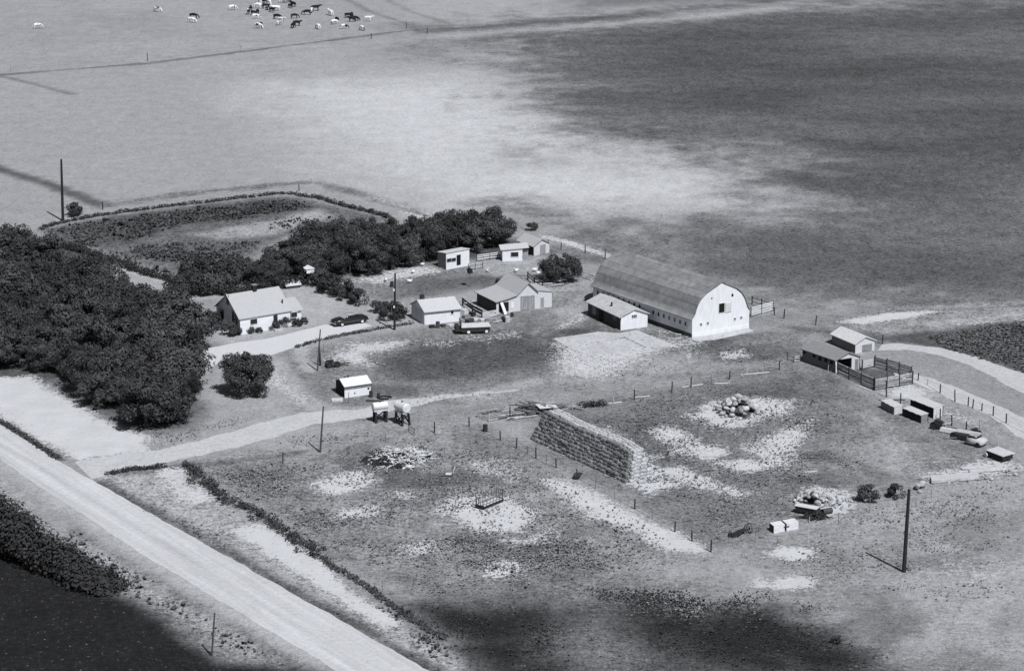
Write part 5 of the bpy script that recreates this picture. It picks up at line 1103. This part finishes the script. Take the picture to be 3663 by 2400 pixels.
# ---------------- boulders ----------------
def boulder_mesh(seed):
    r = np.random.default_rng(seed); bm = bmesh.new(); bmesh.ops.create_icosphere(bm, subdivisions=2, radius=.5); ax = r.uniform(.75, 1.25, 3); pl = [(r.normal(0, 1, 3), r.uniform(.30, .45)) for _ in range(7)]
    for v in bm.verts:
        c = np.array(v.co)
        for n_, d in pl:
            n2 = n_ / np.linalg.norm(n_); k = c @ n2
            if k > d: c = c - n2 * (k - d)
        v.co = c * ax
    me = bpy.data.meshes.new('boulder'); bm.to_mesh(me); bm.free(); me.materials.append(stone); return me
ROCK = [boulder_mesh(i) for i in range(7)]
def heap(cx, cy, rx, ry, h, n, smin, smax, lab, grp, seed, name='boulder'):
    r = random.Random(seed); c = P(cx, cy)
    for i in range(n):
        a = r.uniform(0, 6.28); d = math.sqrt(i / n) ; s = r.uniform(smin, smax) * (1.15 - .5 * d); z = max(0, h * (1 - d) ** 1.1)
        o = link(name, ROCK[i % 7]); o.location = (c.x + math.cos(a) * d * rx, c.y + math.sin(a) * d * ry, z + s * .28); o.rotation_euler = (r.uniform(-.5, .5), r.uniform(-.5, .5), r.uniform(0, 6.28)); o.scale = (s, s * r.uniform(.8, 1.1), s * r.uniform(.6, .9)); tag(o, lab, 'boulder', grp)
heap(2640, 1466, 3.0, 4.2, 1.45, 78, .55, 1.1, 'boulder in the dark gapped stone heap in the lot above the haystack end', 'boulders of the upper stone heap', 1)
heap(2915, 1800, 2.5, 3.4, 1.0, 66, .45, .95, 'boulder in the white stone heap near the bottom fence', 'boulders of the lower stone heap', 2)
heap(2975, 1798, 2.4, 2.6, .3, 34, .3, .6, 'small stone at the right flank of the white stone heap', 'small stones of the lower heap', 3, 'stone')
heap(2760, 1480, 3.4, 5.0, .12, 46, .2, .42, 'small stone scattered right of the upper stone heap', 'small stones by the upper heap', 4, 'stone')
heap(2590, 1520, 3.0, 5.0, .10, 34, .2, .4, 'small stone scattered below the upper stone heap', 'small stones below the upper heap', 6, 'stone')
# old boat-shaped sled at the lower heap
t = thing('stone_sled', 'dark trough shaped sled tipped against the white stone heap', 'sled', P(2893, 1838), R(-28))
m = MB(); vs = [(-1.5, -.5, .75), (-1.1, -.5, .25), (1.0, -.5, .2), (1.15, -.5, .8), (-1.5, .5, .95), (-1.1, .5, .25), (1.0, .5, .2), (1.15, .5, .9)]
m.add(vs, [(0, 1, 2, 3), (7, 6, 5, 4), (1, 5, 6, 2), (2, 6, 7, 3), (0, 4, 5, 1)]); m.build('hull', blackwood, t)
m = MB(); m.beam((-1.55, 0, .9), (1.1, 0, .86), 1.15, .06); m.build('cover', palewood, t); m = MB(); m.tube([(.95, -.62, .35), (.95, .62, .35)], .34, 12); m.build('roller', metald, t)
branch_heap('dark_rubble', 'dark rubble', 2915, 1848, 1.3, 1.2, .5, 60, 6, gm('dark_branches', .05, .6, 3))
t = thing('scrap_roller', 'rusty dark roller lying right of the tipped sled', 'machine', P(2958, 1838), .5)
m = MB(); m.tube([(-.6, 0, .35), (.6, 0, .35)], .33, 12); m.build('drum', rust, t); m = MB(); m.beam((-.7, .4, .6), (.7, .4, .6), .1, .1); m.build('frame', palewood, t)

# ---------------- wooden boxes, tank, wrecks on the east side ----------------
def crate(A, B, C, h, lab, mats, top, name='granary_box', lid=.06, notch=0):
    fr = Frame(A, B, C, 82, 98); t = bthing(fr, name, lab, 'bin'); m = fr.mb(); W, Dp = fr.W, fr.D
    vs = [(0, 0, 0), (W, 0, 0), (W, Dp, 0), (0, Dp, 0), (0, 0, h), (W, 0, h), (W, Dp, h), (0, Dp, h)]
    m.add(vs, [(0, 1, 5, 4), (1, 2, 6, 5), (2, 3, 7, 6), (4, 5, 6, 7)], 0); m.add(vs, [(3, 0, 4, 7)], 1); m.build('wall', mats, t)
    m = fr.mb(); k = 6
    for i in range(k): o_ = random.uniform(0, .10); m.box(-.08 - (o_ if i % 2 else 0), W + .1, Dp * i / k - .02, Dp * (i + 1) / k - .04, h + .004, h + lid)
    m.build('lid', top, t); m = fr.mb()
    for xx in (-.03, W - .05): m.box(xx, xx + .08, -.05, -.003, 0, h)
    m.build('batten', mats[1], t); return fr
boxtop = gm('bleached_boards', .46, .16, 3)
crate((3197, 1483), (3228, 1478), (3151, 1458), .95, 'first low board box below the corral, with weathered brown side', [palewood, gm('weathered_box_side', .16, .5, 2)], boxtop)
crate((3293, 1514), (3314, 1506), (3243, 1485), 1.0, 'dark board box with ragged pale lid, between two paler boxes', [greywood, blackwood], boxtop)
crate((3337, 1497), (3366, 1486), (3272, 1462), 1.35, 'long double box with pale roof standing behind the dark board box', [white_old, blackwood], boxtop)
# grey plank trailer deck
q0, q1 = P(3532, 1650), P(3606, 1662); fr = Frame((3588, 1657), (3622, 1646), (3530, 1632), 84, 96)
t = bthing(fr, 'low_trailer', 'low trailer with flat pale deck and black shaded side, far right', 'trailer'); W, Dp = fr.W, fr.D
m = fr.mb()
for i in range(8): m.box(-.1, W + .35, Dp * i / 8, Dp * (i + 1) / 8 - .02, .80, .87)
m.build('deck', boxtop, t); m = fr.mb(); m.box(.0, .08, .1, Dp - .1, .2, .80); m.box(W - .1, W, .1, Dp - .1, .25, .80); m.box(.08, W - .1, .1, .2, .25, .795); m.build('frame', blackwood, t)
for yy in (.5, Dp - .5): wheel(t, W * .25, yy, .28, .18, -1)
m = fr.mb(); m.tube([(-.25, Dp - .2, .3), (-.05, Dp - .2, .3)], .25, 10); m.build('spare_wheel', white_old, t)
# scrapped vehicle and machines along the inner fence
q = P(3470, 1582); t = thing('scrapped_truck', 'stripped old truck cab with dark windows beside the low trailer', 'truck wreck', P(3492, 1592), R(-42))
loft([(-1.0, .75, .25, .6, .95, .6), (-.2, .8, .25, .7, 1.0, .65), (.9, .8, .25, .7, .95, .65), (1.15, .7, .3, .6, .8, .55)], 'body', gm('faded_paint', .42, .25, 2), t)
loft([(-.75, .66, .95, 1.1, 1.2, .6), (.35, .66, .95, 1.1, 1.22, .6)], 'cab', carpaint, t); m = MB(); m.box(-.7, .3, -.6, .6, 1.23, 1.28); m.build('roof', carroof, t)
for sd in (-1, 1): wheel(t, .65, sd * .75, .32, .18, sd, hub=metald)
t = thing('scrap_harrow', 'black iron machine frame with pale boards lying on it, by the fence', 'machine', P(3448, 1572), R(-38))
m = MB(); m.box(-1.4, 1.2, -.6, .5, .15, .7); m.build('frame', metald, t)
for i in range(4): m = MB(); m.beam((-1.5, .2 + i * .28, .74 + .02 * i), (1.6, .35 + i * .3, .82), .2, .05); m.build('board', palewood, t)
m = MB(); m.beam((-2.2, -1.2, .1), (-.6, -.7, .3), .09, .09); m.build('tongue', greywood, t); wheel(t, -1.1, -.7, .45, .08, -1, hub=metald)
t = thing('scrap_seeder', 'dark heap of farm machinery next to the dark board box', 'machine', P(3357, 1533), R(-30))
m = MB(); m.box(-.7, .6, -.5, .5, .2, .8); m.box(-.3, .4, -.3, .3, .8, 1.05); m.build('hopper', metald, t); wheel(t, -.4, -.65, .5, .09, -1, hub=metald); wheel(t, -.4, .65, .5, .09, 1, hub=metald)
for k in range(3): m = MB(); m.beam((.3, -.3 + k * .3, .6), (1.5, -.1 + k * .25, .95), .12, .05); m.build('board', palewood, t)
t = thing('stock_trough', 'pale shallow trough with dark slot between the machinery heaps', 'trough', P(3400, 1548), R(-36))
m = MB(); m.add([(-1.3, -.5, .1), (1.3, -.5, .1), (1.3, .5, .1), (-1.3, .5, .1), (-1.2, -.35, .55), (1.2, -.35, .55), (1.2, .35, .55), (-1.2, .35, .55)], [(0, 1, 5, 4), (1, 2, 6, 5), (2, 3, 7, 6), (3, 0, 4, 7), (4, 5, 6, 7)]); m.build('body', palewood, t); m = MB(); m.box(-1.1, 1.1, .18, .30, .553, .60); m.build('slot', blackwood, t)
bush('weed_bush', 'grey weed clump behind the scrapped truck', *P(3488, 1553)[:2], .7, .5, None, 1)
# long slabs of broken concrete at the right edge
for A, B, C, h, lab in (((3332, 1733), (3462, 1698), (3352, 1716), .45, 'long pale slab with dark underside left of the right edge'), ((3470, 1697), (3560, 1671), (3478, 1688), .28, 'second pale slab continuing towards the right edge'), ((3440, 1683), (3560, 1655), (3450, 1676), .2, 'thin pale slab lying behind the two long slabs')):
    fr = Frame(A, B, C, 70, 110); m = MB(); W, Dp = fr.W, max(.9, fr.D); n_ = 5
    for i in range(n_): m.add([tuple(fr.T(x, y, z)) for z in (.12, h) for x, y in ((W * i / n_, random.uniform(0, .1)), (W * (i + 1) / n_ - .01, random.uniform(0, .1)), (W * (i + 1) / n_ - .01, Dp), (W * i / n_, Dp))], [(0, 3, 2, 1), (4, 5, 6, 7), (0, 1, 5, 4), (1, 2, 6, 5), (2, 3, 7, 6), (3, 0, 4, 7)])
    m.box(.3, W - .3, .15, Dp - .1, 0, .12); o = m.build('concrete_slab', concrete, None); o.location = fr.o; o.rotation_euler = (0, 0, fr.rot); tag(o, lab, 'slab')
heap(3296, 1752, 1.0, 1.4, .5, 9, .5, .9, 'boulder in the small dark pile beside the tall pole', 'boulders by the tall pole', 5)
heap(3450, 1712, 3.8, 2.2, .15, 36, .25, .6, 'broken lump of concrete around the long pale slabs', 'concrete lumps at the slabs', 8, 'rubble_lump')
heap(3600, 1690, 2.0, 3.0, .1, 16, .2, .6, 'lump of rubble at the right edge beyond the slabs', 'rubble at the right edge', 9, 'rubble_lump')
# white two part tank box
fr = Frame((2768, 1908), (2843, 1886), (2748, 1876), 80, 100)
t = bthing(fr, 'stock_tank', 'white split box like tank below the lower stone heap', 'tank'); W, Dp = fr.W, min(fr.D, 1.25)
m = fr.mb(); h = .85
for x0, x1 in ((0, W * .44), (W * .52, W)): 
    m2 = fr.mb(); m2.prism([(x0, 0), (x1, 0), (x1, h), (x0, h)], 0, Dp); m2.build('half', metalw, t)
m = fr.mb(); m.box(W * .44, W * .52, .2, Dp - .2, .1, h * .9); m.build('joint', blackwood, t); m = fr.mb(); m.box(-.03, -.003, .04, Dp - .04, .05, h - .04); m.build('end_panel', darkwood, t); m = fr.mb(); m.box(W * .40, W * .62, -.05, -.003, h * .55, h * .68); m.build('latch', metald, t)
# tractor-like rusted implement left of the tank
t = thing('disc_plough', 'black rusted implement with spoked wheel left of the white tank', 'machine', P(2655, 1914), R(38))
m = MB(); m.beam((-1.3, 0, .45), (1.1, 0, .5), .14, .14); m.beam((-.9, -.45, .4), (.9, .5, .42), .1, .1); m.build('frame', metald, t)
for i in range(4): m = MB(); m.tube([(-1.2 + i * .45, -.06 + i * .1, .32), (-1.2 + i * .45 + .05, .02 + i * .1, .32)], .32, 12); m.build('disc', metald, t)
m = MB(); m.tube([(1.05 + math.cos(a) * .1, math.cos(a) * .55, .6 + math.sin(a) * .55) for a in np.linspace(0, 2 * math.pi, 21)], .05, 5); 
for k in range(6): a = k * math.pi / 3; m.tube([(1.05, 0, .6), (1.05 + math.cos(a) * .1, math.cos(a) * .55, .6 + math.sin(a) * .55)], .03, 4)
m.build('wheel', rust, t); m = MB(); m.beam((.2, .1, .5), (.6, .15, 1.1), .08, .08); m.build('lever', metald, t)
barrel(2611, 1917, 'black round drum left of the rusted implement', .25, .4, metald, .3)
# implement by the yard poles
t = thing('hay_mower', 'dark wheeled implement beside the leaning yard pole', 'machine', P(1190, 1312), R(20))
m = MB(); m.box(-.9, .9, -.5, .4, .3, .6); m.build('frame', rust, t); m = MB(); m.beam((.6, 0, .35), (2.4, .1, .3), .35, .1); m.build('bar', darkwood, t)
for x, yy in ((-.6, -.55), (.5, -.55), (-.5, .5)): wheel(t, x, yy, .42, .08, -1, hub=metald)
m = MB(); m.box(-.3, .1, -.2, .2, .6, .95); m.build('seat', metald, t)

# ---------------- bird house posts, fowl, cattle ----------------
def box_post(x, y, yt, bw, bh, lab, bm, pm, name='birdhouse', px_=None):
    b = P(x, y); h = HT(x, y, yt); t = thing(name, lab, 'birdhouse', b, .4); m = MB(); m.tube([(0, 0, -.1), (0, 0, h - bh)], .05, 8); m.build('post', pm, t)
    m = MB(); m.box(-bw / 2, bw / 2, -bw / 2, bw / 2, h - bh, h - bh * .3); m.build('house', bm, t); m = MB(); m.prism([(-bw * .62, h - bh * .34), (bw * .62, h - bh * .34), (0, h + bh * .05)], -bw * .6, bw * .6); m.build('roof', bm, t)
box_post(1107, 1020, 952, 1.15, .95, 'white bird house on a pale post against the dark bushes', gm('bright_white_paint', .66, .06, 2), palewood)
box_post(1681, 1026, 958, .62, .8, 'dark bird house on a thin post in the fowl yard', blackwood, thinpost)
def hen_mesh():
    m = MB(); m.tube([(-.28, 0, .34), (-.2, 0, .28), (0, 0, .24), (.16, 0, .28), (.22, 0, .42), (.24, 0, .50), (.30, 0, .50)], [.03, .10, .15, .12, .06, .055, .02], 10)
    for sd in (-1, 1): m.tube([(.02, sd * .06, .14), (.03, sd * .06, 0)], .014, 5)
    return m.mesh('hen', feather, True)
HEN = hen_mesh()
for i, (x, y, lab) in enumerate(((1466, 1013, 'white hen in the middle of the fowl yard'), (1478, 979, 'white hen near the belt trees in the fowl yard'), (1510, 953, 'white hen at the mound edge by the tree belt'), (1846, 975, 'white hen below the hen house window'), (1744, 975, 'white hen near the pen fence corner'), (1913, 972, 'white hen left of the round bush'), (1380, 1008, 'white hen beside the dark barrel in the fowl yard'), (1925, 984, 'white hen pecking at the bush scrap heap'))):
    o = link('hen', HEN); o.location = P(x, y); o.scale = (1.5, 1.5, 1.5); o.rotation_euler = (0, 0, i * 1.3); tag(o, lab, 'hen', 'hens in the yard')
def cow_mesh(name, mat, graze):
    bm = bmesh.new(); lay = bm.verts.layers.skin.verify(); V = {}
    hd = [(1.02, 0, .95, .15), (1.28, 0, .45, .12), (1.42, 0, .16, .09)] if graze else [(1.05, 0, 1.30, .16), (1.32, 0, 1.38, .15), (1.62, 0, 1.24, .09)]
    def vert(k, x, y, z, r):
        v = bm.verts.new((x, y, z)); v[lay].radius = (r, r); V[k] = v
    vert('hip', -.75, 0, 1.12, .30); vert('loin', -.3, 0, 1.08, .36); vert('chest', .3, 0, 1.04, .37); vert('should', .72, 0, 1.10, .28)
    vert('neck', *hd[0]); vert('head', *hd[1]); vert('muzzle', *hd[2]); vert('tail0', -1.0, 0, 1.15, .07); vert('tail1', -1.12, 0, .75, .035); vert('tail2', -1.13, 0, .45, .05)
    for sd in (-1, 1):
        vert(('fs', sd), .62, sd * .22, .80, .14); vert(('fk', sd), .64, sd * .22, .42, .075); vert(('ff', sd), .62, sd * .22, .04, .065)
        vert(('hs', sd), -.72, sd * .24, .82, .17); vert(('hk', sd), -.84, sd * .23, .46, .08); vert(('hf', sd), -.78, sd * .23, .04, .065); vert(('ear', sd), hd[1][0] - .04, sd * .24, hd[1][2] + .08, .05)
    for a, b in (('hip', 'loin'), ('loin', 'chest'), ('chest', 'should'), ('should', 'neck'), ('neck', 'head'), ('head', 'muzzle'), ('hip', 'tail0'), ('tail0', 'tail1'), ('tail1', 'tail2')): bm.edges.new((V[a], V[b]))
    for sd in (-1, 1):
        for a, b in (('should', ('fs', sd)), (('fs', sd), ('fk', sd)), (('fk', sd), ('ff', sd)), ('hip', ('hs', sd)), (('hs', sd), ('hk', sd)), (('hk', sd), ('hf', sd)), ('head', ('ear', sd))): bm.edges.new((V[a], V[b]))
    V['hip'][lay].use_root = True; me = bpy.data.meshes.new(name); bm.to_mesh(me); bm.free(); o = bpy.data.objects.new('tmp', me); col.objects.link(o); o.modifiers.new('s', 'SKIN'); sd_ = o.modifiers.new('d', 'SUBSURF'); sd_.levels = 1
    dg = bpy.context.evaluated_depsgraph_get(); out = bpy.data.meshes.new_from_object(o.evaluated_get(dg)); bpy.data.objects.remove(o); out.materials.clear(); out.materials.append(mat)
    for p in out.polygons: p.use_smooth = True
    out.name = name; return out
COWS = {(k, g): cow_mesh('cow', {'b': cow_b, 'w': cow_w, 'm': cow_m}[k], g) for k in 'bwm' for g in (True, False)}
HERD = [(285, 107, 'b'), (268, 140, 'm'), (360, 78, 'w'), (322, 152, 'b'), (362, 140, 'b'), (345, 188, 'w'), (370, 292, 'w'), (400, 278, 'b'), (440, 78, 'b'), (470, 95, 'b'), (515, 120, 'b'), (558, 105, 'w'), (572, 195, 'b'), (612, 225, 'w'), (590, 256, 'm'), (388, 35, 'm'), (430, 30, 'b'), (485, 38, 'w'), (645, 22, 'm'), (672, 12, 'b'), (712, 75, 'b'), (740, 62, 'b'), (755, 185, 'b'), (743, 288, 'b'), (780, 263, 'b'),
    (885, 150, 'b'), (938, 125, 'm'), (975, 105, 'b'), (1005, 300, 'w'), (1140, 155, 'w'), (1205, 222, 'b'), (1180, 248, 'w'), (1282, 298, 'm'), (1330, 182, 'b'), (1362, 174, 'b'), (1368, 222, 'b'), (1408, 210, 'b'), (1472, 312, 'm'), (1540, 218, 'w')]
SOLO = [(134, 104, 'w', 'white and dark cow lying apart at the far left of the pasture'), (563, 44, 'w', 'white cow standing alone left of the herd'), (693, 68, 'b', 'dark cow of the pair grazing left of the herd'), (686, 82, 'w', 'white cow of the pair grazing left of the herd'), (832, 38, 'w', 'white cow at the left margin of the herd')]
r = random.Random(5); word = {'b': 'mostly black', 'w': 'mostly white', 'm': 'black and white patched'}
for x, y, k in HERD:
    part = 'left part' if x < 700 else ('middle' if x < 1080 else 'right part'); g = r.random() < .7
    o = link('cow', COWS[(k, g)]); o.location = P(800 + x * .33613, y * .33613 + 5); o.rotation_euler = (0, 0, r.uniform(0, 6.28)); s_ = r.uniform(.85, 1.05); o.scale = (s_, s_, s_); tag(o, '%s cow in the %s of the far herd' % (word[k], part), 'cow', '%s cows in the %s of the herd' % (word[k], part))
for x, y, k, lab in SOLO:
    o = link('cow', COWS[(k, True)]); o.location = P(x, y); o.rotation_euler = (0, 0, r.uniform(-.6, .6)); tag(o, lab, 'cow')
